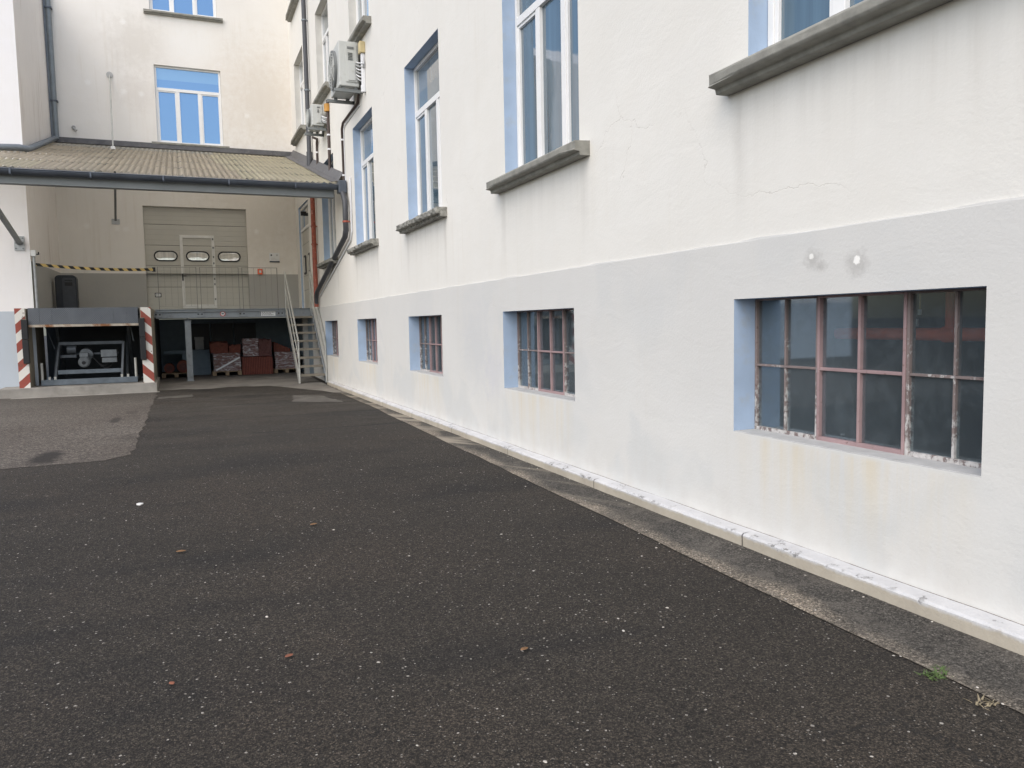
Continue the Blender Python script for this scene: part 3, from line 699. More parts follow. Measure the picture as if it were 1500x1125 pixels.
# store under the platform
st = thing('undercroft', (1.4, 28, 0), 'dark storage undercroft walls beneath the loading platform', 'wall')
u = MB(); u.quad((-.77, 28.5, 0), (W, 28.5, 0), (W, 28.5, 1.92), (-.77, 28.5, 1.92)); u.build('rear_wall', 'bluegrey', st)
MB().box(-.77, W-.02, 26.5, 28.5, 1.93, 2.05).build('ceiling_slab', 'concrete', st)
MB().box(W-.17, W-.016, 24.9, 25.1, .08, 1.93).build('pilaster', 'band', st, .01)
MB().box(W-.02, W-.0145, 24.05, 28.49, .08, 1.93).build('side_lining', 'bluegrey', st)
db = MB()
for k in range(3): db.box(.1+.75*k, .1+.75*k+.7, 28.42, 28.497, .1, 1.75)
db.build('rear_door', 'bin', st)

# ------------------------------------------------------------------ left building
LB = thing('annex_building', (-6, YL, 0), 'white plastered annex with a blue grey base at the left edge', 'building')
mb = MB()
fx = -16.0; dy = .0
mb.quad((fx, YL, 2.1), (XL, YL, 2.1), (XL, YL, 9.7), (fx, YL, 9.7)); mb.quad((fx, YL, 9.7), (XL, YL, 9.7), (XL+.05, YB, 11.7), (fx, YB, 11.7))
mb.quad((fx, YL, 2.1), (fx, YB+8, 2.1), (fx, YB+8, 11.9), (fx, YL, 11.9)); mb.quad((fx, YL, 0), (fx, YB+8, 0), (fx, YB+8, 2.1), (fx, YL, 2.1))
mb.build('front_wall', 'left', LB)
mb = MB(); mb.quad((fx, YL-.006, 0), (XL, YL-.006, 0), (XL, YL-.006, 2.1), (fx, YL-.006, 2.1)); mb.quad((fx, YL-.006, 2.1), (XL, YL-.006, 2.1), (XL, YL, 2.1), (fx, YL, 2.1)); mb.build('base_band', 'leftband', LB)
mb = MB(); mb.quad((XL, YL, 3.33), (XL+.07, YB, 3.33), (XL+.07, YB, 11.7), (XL, YL, 9.7)); mb.build('side_wall', 'leftret', LB)
mb = MB(); mb.quad((XL+.003, YL, 1.9), (XL+.073, YB, 1.9), (XL+.073, YB, 3.33), (XL+.003, YL, 3.33)); mb.quad((XL+.003, YL, 3.33), (XL+.073, YB, 3.33), (XL+.07, YB, 3.33), (XL, YL, 3.33)); mb.build('dado_band', 'band', LB)

# ------------------------------------------------------------------ canopy
CA = thing('canopy', (0, 22.5, 4.8), 'sloping corrugated canopy with dark gutter over the loading dock', 'canopy')
E0, EZ = 18.28, 4.86; T1, TZ = YB, 7.16
def cz(y): return EZ+(y-E0)*(TZ-EZ)/(T1-E0)
pitch = .13; x0, x1 = -5.2, 3.44; nx = int((x1-x0)/pitch*8); 
rows = [E0-.06, 20.1, 22.0, 23.9, 25.6, YB-.06]
mbr = MB()
for ri, (a, b) in enumerate(zip(rows, rows[1:])):
    b2 = b+.12 if ri < 4 else b
    vs = []; sub = 3
    for j in range(sub+1):
        yv = a+(b2-a)*j/sub
        for i in range(nx+1):
            xv = x0+(x1-x0)*i/nx
            z = cz(yv)+.018*math.cos(2*PI*xv/pitch)+.024*(1-j/sub)
            vs.append((xv, yv, z))
    for j in range(sub):
        for i in range(nx):
            xm = x0+(x1-x0)*(i+.5)/nx
            lim = (1.35, 1.15, 1.0, .9, 1.1)[ri]
            m = 1 if xm > lim or (ri == 0 and xm < -2.7) else (2 if ri == 4 else 0)
            q = j*(nx+1)+i
            mbr.add([vs[q], vs[q+1], vs[q+nx+2], vs[q+nx+1]], [(0, 1, 2, 3)], m, True)
import bmesh as _bm
ro = mbr.build('roof_sheets', ['roof_brown', 'roof_yellow', 'roof_grey'], CA)
b_ = _bm.new(); b_.from_mesh(ro.data); _bm.ops.remove_doubles(b_, verts=b_.verts, dist=1e-5); _bm.ops.recalc_face_normals(b_, faces=b_.faces); b_.to_mesh(ro.data); b_.free()
# gutter: half round along the eave
gt = MB(); gy_, gzc, gr = E0-.13, 4.80, .10; prof = []
for q in range(0, 11): th = math.radians(180+18*q); prof.append((gy_+gr*math.cos(th), gzc+gr*math.sin(th)))
for q in range(10, -1, -1): th = math.radians(180+18*q); prof.append((gy_+(gr-.008)*math.cos(th), gzc+(gr-.008)*math.sin(th)))
gt.prism(prof, 'x', -5.2, 3.52)
gt.tube([(-5.2, gy_-gr, gzc), (3.52, gy_-gr, gzc)], .012, 8)
gt.prism([(gy_+gr*math.cos(math.radians(180+18*q)), gzc+gr*math.sin(math.radians(180+18*q))) for q in range(11)], 'x', 3.50, 3.525)
gt.build('gutter', 'zinc', CA)
for xb in (-4.3, -3.0, -1.6, -.25, 1.05, 2.45):
    k = MB().box(xb-.016, xb+.016, gy_-gr-.022, gy_-gr-.006, gzc-.10, gzc+.01).box(xb-.016, xb+.016, gy_-gr-.022, gy_+.13, gzc-.107, gzc-.09); k.build('gutter_bracket', 'zinc', CA)
MB().box(-5.2, 3.34, E0-.02, E0+.10, 4.555, 4.72).box(-5.2, 3.34, E0-.05, E0+.15, 4.54, 4.555).build('eave_beam', 'steelbeam', CA, .004)
for xb in (-3.55, -1.72, .1, 1.75, 3.2):
    yb = YL-.01 if xb < XL else YB-.01
    MB().bar((xb, E0+.1, cz(E0+.1)-.22), (xb, yb, cz(yb)-.22), .10, .17).build('rafter', 'steelbeam', CA)
# braces
MB().bar((-3.60, YL-.03, 3.76), (-3.60, 18.75, 4.50), .09, .10).build('brace', 'steelbeam', CA)
bp = MB().box(-3.72, -3.50, YL-.03, YL-.008, 3.58, 3.93)
for a, c in ((-3.685, 3.63), (-3.535, 3.63), (-3.685, 3.76), (-3.535, 3.76), (-3.535, 3.88)): bp.tube([(a, YL-.05, c), (a, YL-.03, c)], .016, 8, 1)
bp.build('brace_plate', ['galv', 'acdark'], CA)
MB().bar((-1.77, YB-.02, 4.96), (-1.50, 23.6, 6.0), .06, .07).build('brace', 'steelbeam', CA)
MB().box(-1.88, -1.66, YB-.02, YB-.006, 4.82, 4.98).build('brace_plate', 'galv', CA)
# flashings against the walls
fl = MB()
fl.bar((-3.33, YB-.06, cz(YB)+.09), (W, YB-.06, cz(YB)+.09), .10, .15)
fl.build('back_flashing', 'lead', CA)
fl = MB(); n = 14
for i in range(n):
    a = E0+.1+(YB-.12-E0-.1)*i/n; b = E0+.1+(YB-.12-E0-.1)*(i+1)/n
    fl.quad((3.30, a, cz(a)+.035), (3.30, b, cz(b)+.035), (3.47, b, cz(b)+.07), (3.47, a, cz(a)+.07))
    fl.quad((3.47, a, cz(a)+.07), (3.47, b, cz(b)+.07), (3.588, b, cz(b)+.26), (3.588, a, cz(a)+.26))
fl.build('side_flashing', 'lead', CA)
fl = MB().tube([(XL+.16, YB-.15, cz(YB)+.10), (XL+.10, YL+.05, cz(YL)+.10), (XL-.06, YL-.14, cz(YL)+.09), (XL-1.8, YL-.12, cz(YL)+.02)], .075, 14)
fl.build('left_flashing', 'zinclight', CA)
# tie rod
tr = thing('tie_rod', (-1.68, YB, 9.3), 'thin pale tie rod from the back wall down to the canopy roof', 'rod')
MB().tube([(-1.70, YB-.02, 9.28), (-1.62, 25.2, cz(25.2)+.02)], .020, 8).build('rod', 'railsteel', tr)
MB().tube([(-1.70, YB-.03, 9.28), (-1.70, YB-.004, 9.28)], .09, 16).build('wall_plate', 'sillgrey', tr)
MB().box(-1.68, -1.56, 25.12, 25.26, cz(25.2)+.01, cz(25.2)+.10).build('foot', 'paper', tr, .01)
vp = MB().tube([(-2.74, YB-.08, 7.62), (-2.74, YB-.004, 7.66)], .055, 12).tube([(-2.66, YB-.10, 7.54), (-2.74, YB-.07, 7.62)], .03, 8)
tag(vp.build('wall_spout', 'sillgrey', origin=(-2.74, YB, 7.6)), 'small dark pipe stub poking out of the back wall above the canopy', 'pipe')

# ------------------------------------------------------------------ loading platform
PZ = 2.13; PY = 24.0
LP = thing('loading_platform', (1.4, PY, .08), 'grey steel loading platform with wire railing before the big door', 'platform')
MB().box(-.72, W-.016, PY+.02, YB-.01, PZ-.07, PZ).box(XL+.08, -.72, 23.9, YB-.01, PZ-.07, PZ).build('deck', 'concrete', LP)
fb = MB().box(-.72, W-.02, PY-.01, PY, PZ-.22, PZ).box(-.72, W-.02, PY-.07, PY+.05, PZ-.235, PZ-.22).box(-.72, W-.02, PY-.07, PY+.05, PZ, PZ+.015).box(-.72, 2.82, PY-.10, PY-.012, PZ-.062, PZ-.045)
fb.build('fascia_beam', 'steel', LP, .003)
for (x, y, z1) in ((.10, 24.1, 1.80),):
    p = MB().box(x-.08, x+.08, y-.075, y-.062, .08, z1).box(x-.08, x+.08, y+.062, y+.075, .08, z1).box(x-.006, x+.006, y-.062, y+.062, .08, z1)
    p.box(x-.11, x+.11, y-.11, y+.11, .08, .095); p.box(x-.10, x+.10, y-.10, y+.10, z1, z1+.02); p.tube([(x, y, z1+.02), (x, y, 1.91)], .02, 8)
    p.build('column', 'steel', LP)
# railing
rl = MB(); rz = 3.34
xs = [-.66, .44, 1.58, 2.66]
for i, (a, b) in enumerate(zip(xs, xs[1:])):
    a2, b2 = a+.05, b-.05
    for q in (a2, b2): rl.box(q-.009, q+.009, PY-.042, PY-.024, PZ-.12, rz)
    rl.box(a2, b2, PY-.04, PY-.026, rz-.012, rz); rl.box(a2, b2, PY-.036, PY-.028, PZ+.10, PZ+.106)
rl.build('railing_frame', 'wire', LP)
rw = MB()
for a, b in zip(xs, xs[1:]):
    n = 6
    for q in range(1, n): xv = a+.05+(b-a-.1)*q/n; rw.box(xv-.0028, xv+.0028, PY-.034, PY-.028, PZ+.106, rz-.012)
rw.build('railing_wires', 'wire', LP)
for x in xs:
    k = MB().box(x-.10, x+.10, PY-.05, PY-.012, PZ-.205, PZ-.07).tube([(x-.05, PY-.07, PZ-.13), (x-.05, PY-.05, PZ-.13)], .022, 8, 1).tube([(x+.05, PY-.07, PZ-.13), (x+.05, PY-.05, PZ-.13)], .022, 8, 1); k.build('rail_bracket', ['steel', 'rubber'], LP)
# signs
s = MB(); x, z = 1.05, PZ-.125
s.tube([(x, PY-.03, z), (x, PY-.014, z)], .075, 20, 0).tube([(x, PY-.034, z), (x, PY-.03, z)], .055, 20, 1).box(x-.03, x+.03, PY-.038, PY-.034, z-.018, z+.015, 2)
tag(s.build('warning_sign', ['signred', 'signwhite', 'signdark'], origin=(x, PY, z)), 'small round red and white warning sign on the platform beam', 'sign')
s = MB(); s.box(2.08, 2.52, PY-.026, PY-.014, PZ-.205, PZ-.075, 0).box(2.085, 2.105, PY-.03, PY-.026, PZ-.20, PZ-.08, 1)
for i, L in enumerate((.36, .27, .33)):
    xx = 2.13; random.seed(i)
    while xx < 2.13+L:
        w_ = random.uniform(.02, .05); s.box(xx, min(xx+w_, 2.13+L), PY-.029, PY-.026, PZ-.108-.036*i, PZ-.094-.036*i, 1); xx += w_+.012
tag(s.build('notice_plate', ['signwhite', 'signdark'], origin=(2.3, PY, PZ-.14)), 'white rectangular notice with three dark lines on the platform beam', 'sign')
s = MB(); s.box(2.70, 3.02, YB-.022, YB-.006, 3.72, 4.03, 0).box(2.70, 3.02, YB-.024, YB-.022, 3.72, 3.765, 1).box(2.74, 2.79, YB-.024, YB-.022, 3.93, 3.98, 1).box(2.92, 2.97, YB-.024, YB-.022, 3.93, 3.98, 2)
for i in range(3): s.box(2.75, 2.95-.03*i, YB-.024, YB-.022, 3.80+.03*i, 3.808+.03*i, 2)
tag(s.build('wall_notice', ['signwhite', 'signdark', 'sillgrey'], origin=(2.86, YB, 3.72)), 'white square notice with a dark lower edge right of the big grey door', 'sign')
s = thing('alarm_bell', (2.38, YB, 3.4), 'small red alarm box on the back wall beside the big door', 'alarm')
MB().box(2.31, 2.46, YB-.07, YB-.005, 3.32, 3.50).build('housing', 'redpaint', s, .012); MB().box(2.35, 2.42, YB-.078, YB-.07, 3.37, 3.45).build('call_plate', 'signwhite', s)
# barrier tape
bt = thing('barrier_chain', (-2, 23.2, 3.3), 'black and yellow barrier strap stretched above the lift', 'barrier')
pts = [(-3.36+(2.66)*i/12, 22.45+1.5*i/12, 3.26-.05*math.sin(PI*i/12)) for i in range(13)]
m_ = MB()
for p, q in zip(pts, pts[1:]): m_.bar(p, q, .012, .075)
m_.build('strap', 'tape', bt); MB().box(-.74, -.66, 23.93, 24.0, 3.2, 3.32).build('clip', 'rubber', bt)
# slim pipe and box at annex corner
cp = thing('corner_conduit', (XL, YL, 2.2), 'slim grey conduit with a white junction box on the annex corner', 'pipe')
MB().tube([(XL+.06, YL+.06, 2.15), (XL+.06, YL+.06, 3.45)], .035, 10).build('conduit', 'galv', cp); MB().box(XL+.01, XL+.12, YL-.02, YL+.10, 3.45, 3.60).build('junction_box', 'signwhite', cp, .006)
MB().tube([(XL+.12, YL+.05, 3.50), (XL+.17, YL+.05, 3.50), (XL+.17, YL+.05, 3.56)], .015, 8).build('hook', 'rubber', cp)

# ------------------------------------------------------------------ stairs
ST = thing('steel_stairs', (3.2, 22.8, .05), 'open grey steel stairs with tubular handrails up to the platform', 'stairs')
xa, xb = 2.83, 3.55; yb0, yt = 21.55, 23.93
nT = 8; rise = (PZ-.05)/9
def sz(y): return .05+(y-yb0)*(PZ-.05)/(yt-yb0)
for x in (xa, xb):
    MB().bar((x, yb0+.05, sz(yb0)+.0), (x, yt, sz(yt)-.08), .035, .20).build('stringer', 'railsteel' if x == xa else 'steel', ST, .003)
    r = MB()
    r.tube([(x, yb0, .05), (x, yb0, sz(yb0)+1.13)], .024, 10)
    r.tube([(x, yb0, sz(yb0)+1.13), (x, yt, sz(yt)+1.10)], .024, 10); r.tube([(x, yb0+.01, sz(yb0)+.62), (x, yt, sz(yt)+.62)], .018, 10)
    r.tube([(x, yt, PZ-.1), (x, yt, PZ+1.10)], .022, 10)
    r.build('handrail', 'railsteel', ST)
for i in range(nT):
    z = .05+rise*(i+1); y = yb0+.14+(yt-yb0)*(i)/9
    MB().box(xa+.02, xb-.02, y, y+.25, z-.04, z).box(xa+.02, xb-.02, y, y+.02, z-.06, z-.04).build('tread', 'tread', ST, .003)

# ------------------------------------------------------------------ lift housing
LH = thing('lift_housing', (-2.2, 22, .04), 'concrete lift pit with red and white striped front pillars', 'lift pit')
FY = 21.6; sz0 = .25
la, lb_ = -3.70, -3.47; ra, rb = -1.01, -.76
MB().box(-4.12, rb+.06, FY-.22, 24.0, -.05, sz0).build('step', 'concrete', LH, .012)
MB().box(-3.85, rb+.12, FY-.42, FY-.2, -.05, .035).build('kerb_slab', 'concrete', LH, .02)
MB().box(la, lb_, FY+.004, YL-.01, sz0, 2.15).box(la+.1, lb_, YL-.01, 24.0, sz0, 2.04).build('side_wall', 'tanwall', LH)
MB().box(ra, rb, FY+.004, 24.0, sz0, 2.15).build('side_wall', 'tanwall', LH, .015)
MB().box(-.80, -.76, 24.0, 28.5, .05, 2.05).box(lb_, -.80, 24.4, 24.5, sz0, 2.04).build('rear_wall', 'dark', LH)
# striped fronts with the notch for the bumper
def front(a, b, inner, mat):
    f = MB()
    f.box(a, b, FY-.012, FY, sz0, .82)
    if inner > 0: f.box(a, b-.10, FY-.012, FY, .82, 1.90); f.box(a, b-.02, FY-.012, FY, 1.90, 2.155)
    else: f.box(a+.10, b, FY-.012, FY, .82, 1.90); f.box(a+.02, b, FY-.012, FY, 1.90, 2.155)
    f.build('striped_front', mat, LH)
front(la, lb_, 1, 'stripeL'); front(ra, rb, -1, 'stripeR')
for (a, b) in ((lb_-.10, lb_+.03), (ra-.03, ra+.10)):
    k = MB().box(a, b, FY-.10, FY-.001, .84, 1.40).box(a, b, FY-.10, FY-.001, 1.41, 1.88); k.build('rubber_bumper', 'rubber', LH, .01)
# ------------------------------------------------------------------ lift table
LT = thing('scissor_lift', (-2.2, 22.3, .25), 'raised scissor lift table with a grey tread plate flap', 'lift')
da, db_ = lb_+.04, ra-.04
MB().box(da, db_, FY+.02, 23.95, 2.06, 2.155).build('lift_deck', 'plate', LT, .004)
fp = MB()
cuts = [da, da+.24, da+.50, db_-.55, db_-.26, db_]
for a, b in zip(cuts, cuts[1:]): fp.box(a+.002, b-.002, FY+.0, FY+.014, 1.76, 2.158)
fp.build('flap', 'plate', LT)
MB().box(da, db_, FY-.012, FY+.02, 1.70, 1.757).build('flap_edge', 'rustlip', LT)
ly = 22.0
MB().box(-3.30, -1.16, ly-.06, ly+.06, .26, .40).box(-3.30, -3.2, ly, 23.8, .26, .36).box(-1.26, -1.16, ly, 23.8, .26, .36).build('base_frame', 'liftrail', LT, .004)
MB().box(-2.95, -1.50, ly+.10, ly+.22, .52, .62).build('lower_beam', 'liftrail', LT, .004)
MB().box(-2.92, -1.48, ly+.3, ly+.4, 1.24, 1.32).box(-2.7, -1.6, ly+.5, ly+.56, .98, 1.03).build('upper_beam', 'liftsteel', LT, .004)
for (a, b) in ((-3.0, -2.9), (-1.52, -1.46)):
    k = MB().bar((a, ly+.05, .40), (b, ly+.35, 1.30), .05, .06); k.build('frame_leg', 'liftsteel', LT)
for x in (-3.05, -1.42):
    MB().bar((x, ly+.4, .42), (x, 23.8, 2.02), .06, .12).build('scissor_arm', 'liftsteel', LT); MB().bar((x+.07, 23.7, .42), (x+.07, ly+.3, 2.02), .06, .12).build('scissor_arm', 'liftsteel', LT)
MB().tube([(-3.30, ly+.45, 2.02), (-3.02, ly+.4, 1.15)], .012, 6).tube([(-1.32, ly+.3, 2.0), (-1.22, ly+.3, 1.3)], .02, 6).build('safety_stay', 'liftsteel', LT)
mo = MB().tube([(-2.36, ly+.05, .80), (-2.36, ly+.42, .86)], .125, 18).tube([(-2.36, ly+.02, .795), (-2.36, ly+.06, .80)], .095, 18, 0).tube([(-2.36, ly+.008, .793), (-2.36, ly+.022, .795)], .045, 12, 1).tube([(-2.34, ly+.42, .98), (-2.34, ly+.62, 1.0)], .16, 14)
for q in range(5): mo.tube([(-2.36, ly+.10+.06*q, .808+.009*q), (-2.36, ly+.13+.06*q, .812+.009*q)], .135, 18)
mo.box(-2.45, -2.27, ly+.14, ly+.34, .94, 1.03)
mo.build('motor', ['motor', 'rubber'], LT)
MB().box(-2.95, -2.55, ly+.35, ly+.5, .92, .99).tube([(-2.75, ly+.4, 1.13), (-2.55, ly+.4, 1.12)], .11, 14).build('pump', 'liftsteel', LT)
MB().box(-1.98, -1.62, ly+.15, ly+.35, .92, 1.10).box(-1.96, -1.62, ly+.12, ly+.32, .78, .90).build('control_box', 'motor', LT, .006)
cb = MB()
for j in range(2):
    pts = [(-2.2+.55*t+.05*j, ly+.3, .95-.28*math.sin(PI*t)-.06*j+.05*t) for t in [i/10 for i in range(11)]]; cb.tube(pts, .012, 6)
cb.build('hose', 'rubber', LT)
for x, z in ((-3.27, .82), (-1.19, .88)): MB().tube([(x, ly-.02, .40), (x, ly-.02, z)], .032, 10).build('guard_post', 'railsteel', LT)
for x in (-3.12, -3.0, -1.52, -1.38): MB().box(x-.025, x+.025, ly-.01, ly+.04, .40, .47).build('lug', 'railsteel', LT)
# black upright bin behind the lift
bn = thing('wheeled_case', (-3.0, 25.2, PZ), 'black plastic upright case with rounded top standing behind the lift', 'case')
def rrect(a, b, c, e, r, n=6):
    out = []
    for (cx, cz_, a0) in ((b-r, e-r, 0), (a+r, e-r, 90), (a+.02, c+.02, 180), (b-.02, c+.02, 270)):
        rr = r if cz_ > c+.05 else .02
        for q in range(n+1): th = math.radians(a0+90*q/n); out.append((cx+rr*math.cos(th), cz_+rr*math.sin(th)))
    return out
MB().prism(rrect(-3.27, -2.73, PZ+.01, 3.16, .11), 'y', 25.0, 25.32).build('shell', 'bin', bn, .02)
fr_ = MB().prism(rrect(-3.09, -2.77, PZ+.06, 3.08, .05), 'y', 24.985, 25.0); fr_.build('front_panel', 'binlight', bn, .004)
MB().box(-3.02, -2.83, 24.972, 24.985, 2.86, 2.96).box(-3.02, -2.83, 24.972, 24.985, 3.0, 3.03).build('handle_recess', 'rubber', bn, .004)

# ------------------------------------------------------------------ pallets and goods in the undercroft
def pallet(x0, x1, y0, y1, label):
    z = .10
    p = thing('pallet', ((x0+x1)/2, (y0+y1)/2, z), label, 'pallet', 'pallets under the platform')
    t = MB()
    for q in range(5): ya = y0+(y1-y0)*q/5; t.box(x0, x1, ya+.01, ya+(y1-y0)/5-.015, z+.11, z+.135)
    t.build('top_boards', 'wood', p)
    k = MB()
    for q in range(3):
        xa_ = x0+(x1-x0-.11)*q/2
        for u_ in (0, .5, 1): yb_ = y0+(y1-y0-.11)*u_; k.box(xa_, xa_+.11, yb_, yb_+.11, z+.022, z+.11)
    k.build('blocks', 'wood', p)
    b = MB()
    for q in range(3): xa_ = x0+(x1-x0-.11)*q/2; b.box(xa_, xa_+.11, y0, y1, z, z+.022)
    b.build('bottom_boards', 'wood', p)
    return z+.137
def bundle(name, x0, x1, y0, y1, z0, z1, mat, label, cat, wrap=0., rag=.0, group=None):
    random.seed(hash(label) % 1000 if False else len(label)*7)
    m_ = MB(); n = 7; 
    t = thing(name, ((x0+x1)/2, (y0+y1)/2, z0), label, cat, group)
    nz = 6; vs = []
    def ring(z, k):
        out = []
        for (ax, ay, bx_, by_) in ((x0, y0, x1, y0), (x1, y0, x1, y1), (x1, y1, x0, y1), (x0, y1, x0, y0)):
            for q in range(n): f = q/n; out.append((ax+(bx_-ax)*f+random.uniform(-1, 1)*wrap, ay+(by_-ay)*f+random.uniform(-1, 1)*wrap, z+random.uniform(-1, 1)*rag*(1 if k == nz else 0)))
        return out
    for k in range(nz+1): vs += ring(z0+(z1-z0)*k/nz, k)
    c = 4*n
    m_.add(vs, [(k*c+j, k*c+(j+1) % c, (k+1)*c+(j+1) % c, (k+1)*c+j) for k in range(nz) for j in range(c)])
    m_.add(vs[-c:], [tuple(range(c))]); m_.build('load', mat, t)
    return t
YP = 25.9
z = pallet(.76, 1.62, YP, YP+.9, 'wooden pallet under the film wrapped bundle with a white strap')
t = bundle('wrapped_bundle', .80, 1.60, YP+.02, YP+.85, z, .80, 'wrap', 'clear film wrapped tile bundle with a diagonal white strap', 'bundle', .012)
MB().bar((.86, YP-.005, .27), (1.58, YP-.005, .66), .012, .05).build('strap', 'trunk', t)
bundle('tile_stack', .72, 1.24, YP+.1, YP+.75, .805, 1.14, 'brick', 'loose dark red tile stack on top of the strapped bundle', 'tiles', .012, .05)
bundle('tile_stack', 1.28, 1.62, YP+.12, YP+.7, .805, 1.05, 'brick', 'lower brown tile stack beside the loose red stack', 'tiles', .01, .04)
t = thing('tile_block', (2.08, YP+.4, .1), 'block of bright red upright tiles on the floor in the middle', 'tiles')
mm = MB()
for q in range(16): a = 1.64+q*.058; mm.box(a, a+.054, YP-.1+random.uniform(-.01, .01), YP+.75, .10, .66+random.uniform(-.012, .012))
mm.build('tile_rows', 'tiles', t)
t = bundle('wrapped_bundle', 1.68, 2.14, YP-.08, YP+.7, .68, 1.24, 'wrap', 'tall shiny film wrapped bundle on the red tile block', 'bundle', .014)
bundle('netted_bundle', 2.16, 2.55, YP-.06, YP+.7, .68, 1.20, 'mesh', 'dark netted bundle on the red tile block beside the shiny one', 'bundle', .012, .04)
z = pallet(2.62, 3.42, YP+.1, YP+.95, 'wooden pallet under the wrapped bundle behind the stairs')
bundle('wrapped_bundle', 2.66, 3.38, YP+.12, YP+.9, z, .78, 'wrap', 'low film wrapped bundle half hidden behind the stairs', 'bundle', .012)
t = thing('tile_heap', (2.9, YP+.5, .78), 'sloping heap of red tiles on the bundle behind the stairs', 'tiles')
mm = MB()
for q in range(7): a = 2.64+q*.075; mm.box(a, a+.065, YP+.2, YP+.65, .785, 1.10-.035*q)
mm.build('tile_rows', 'brick', t)
z = pallet(-.70, .12, YP, YP+.9, 'low wooden pallet on the left carrying red rolls')
for i, (xc, rr, L) in enumerate(((-.48, .15, .5), (-.08, .19, .6))):
    mm = MB().tube([(xc, YP+.05, z+rr), (xc, YP+.05+L, z+rr)], rr, 18).tube([(xc, YP+.045, z+rr), (xc, YP+.05, z+rr)], rr*.6, 14, 1)
    tag(mm.build('netting_roll', ['brick', 'mesh'], origin=(xc, YP+.3, z)), ('smaller brown roll on the left pallet', 'larger red roll on the left pallet beside the column')[i], 'roll')
t = thing('workbench', (.3, 27.2, .08), 'low blue grey cabinet with a long top plank at the back of the undercroft', 'cabinet')
MB().box(-.1, .74, 27.0, 27.5, .08, .80).build('body', 'bluegrey', t, .01); MB().box(-.62, .74, 26.95, 27.55, .80, .90).build('top', 'bluegrey', t, .01)
t = MB().box(.30, .56, 27.15, 27.4, .905, 1.30).box(.29, .57, 27.14, 27.41, 1.22, 1.31)
tag(t.build('grey_carton', 'sillgrey', origin=(.43, 27.3, .9), bevel=.008), 'grey upright carton standing on the cabinet at the back', 'box')

# ------------------------------------------------------------------ pipes
def clamp(mb, p, r, m=1):
    mb.tube([(p[0], p[1], p[2]-.02), (p[0], p[1], p[2]+.02)], r*1.25, 10, m)
    mb.box(p[0], W, p[1]-.012, p[1]+.012, p[2]-.012, p[2]+.012, m)
o = thing('downpipe', (3.5, 22.75, 5), 'dark downpipe on the white wall above the canopy', 'downpipe')
MB().tube([(3.50, 22.72, 6.35), (3.50, 22.72, 14.9)], .062, 14).build('pipe', 'dp', o); MB().tube([(3.50, 22.72, 6.05), (3.50, 22.72, 6.5)], .082, 14).build('socket', 'dp', o)
for zz in (8.2, 10.1):
    m_ = MB(); clamp(m_, (3.5, 22.72, zz), .062, 0); m_.build('bracket', 'zinclight', o)
o = thing('downpipe', (3.5, 17.8, 4), 'dark gutter downpipe bending along the white wall at the canopy end', 'downpipe')
MB().tube([(3.47, E0-.13, 4.74), (3.49, 17.95, 4.55), (3.50, 17.85, 4.40), (3.50, 17.85, 3.76), (3.50, 18.0, 3.62), (3.50, 22.3, 2.56), (3.50, 22.45, 2.45), (3.50, 22.5, 2.2)], .060, 14).build('pipe', 'dp', o)
MB().box(3.40, 3.58, 17.98, 18.25, 4.62, 4.90).build('hopper', 'zinc', o, .01)
m_ = MB(); clamp(m_, (3.5, 17.85, 3.95), .06, 0); m_.build('bracket', 'redpipe', o)
o = thing('conduit', (3.56, 17.6, 4), 'thin pale conduit running beside the bending downpipe', 'pipe')
MB().tube([(3.575, 17.55, 4.9), (3.575, 17.55, 3.72), (3.575, 17.75, 3.52), (3.575, 22.3, 2.44)], .018, 8).build('pipe', 'trunk', o)
o = thing('fire_main', (3.5, 22.5, 2.2), 'red brown vertical pipe on the wall beside the service door', 'pipe')
MB().tube([(3.50, 22.5, 2.14), (3.50, 22.5, cz(22.5)-.05)], .065, 14).build('pipe', 'redpipe', o)
for zz in (3.9, 4.4):
    m_ = MB(); clamp(m_, (3.5, 22.5, zz), .065, 0); m_.build('bracket', 'redpipe', o)
o = thing('downpipe', (-3.2, YB, 7.2), 'grey blue downpipe in the left corner above the canopy', 'downpipe')
MB().tube([(-3.20, YB-.10, cz(YB)+.1), (-3.20, YB-.10, 15.0)], .075, 14).build('pipe', 'zincmid', o); MB().box(-3.325, -3.27, YB-.12, YB-.06, cz(YB)+.1, 15).build('lit_side_strip', 'zinclight', o)  # strip added to imitate the lighter shading on the pipe's left side
for zz in (8.35, 11.0): MB().box(-3.29, -3.10, YB-.19, YB, zz-.02, zz+.02).build('bracket', 'zinc', o)

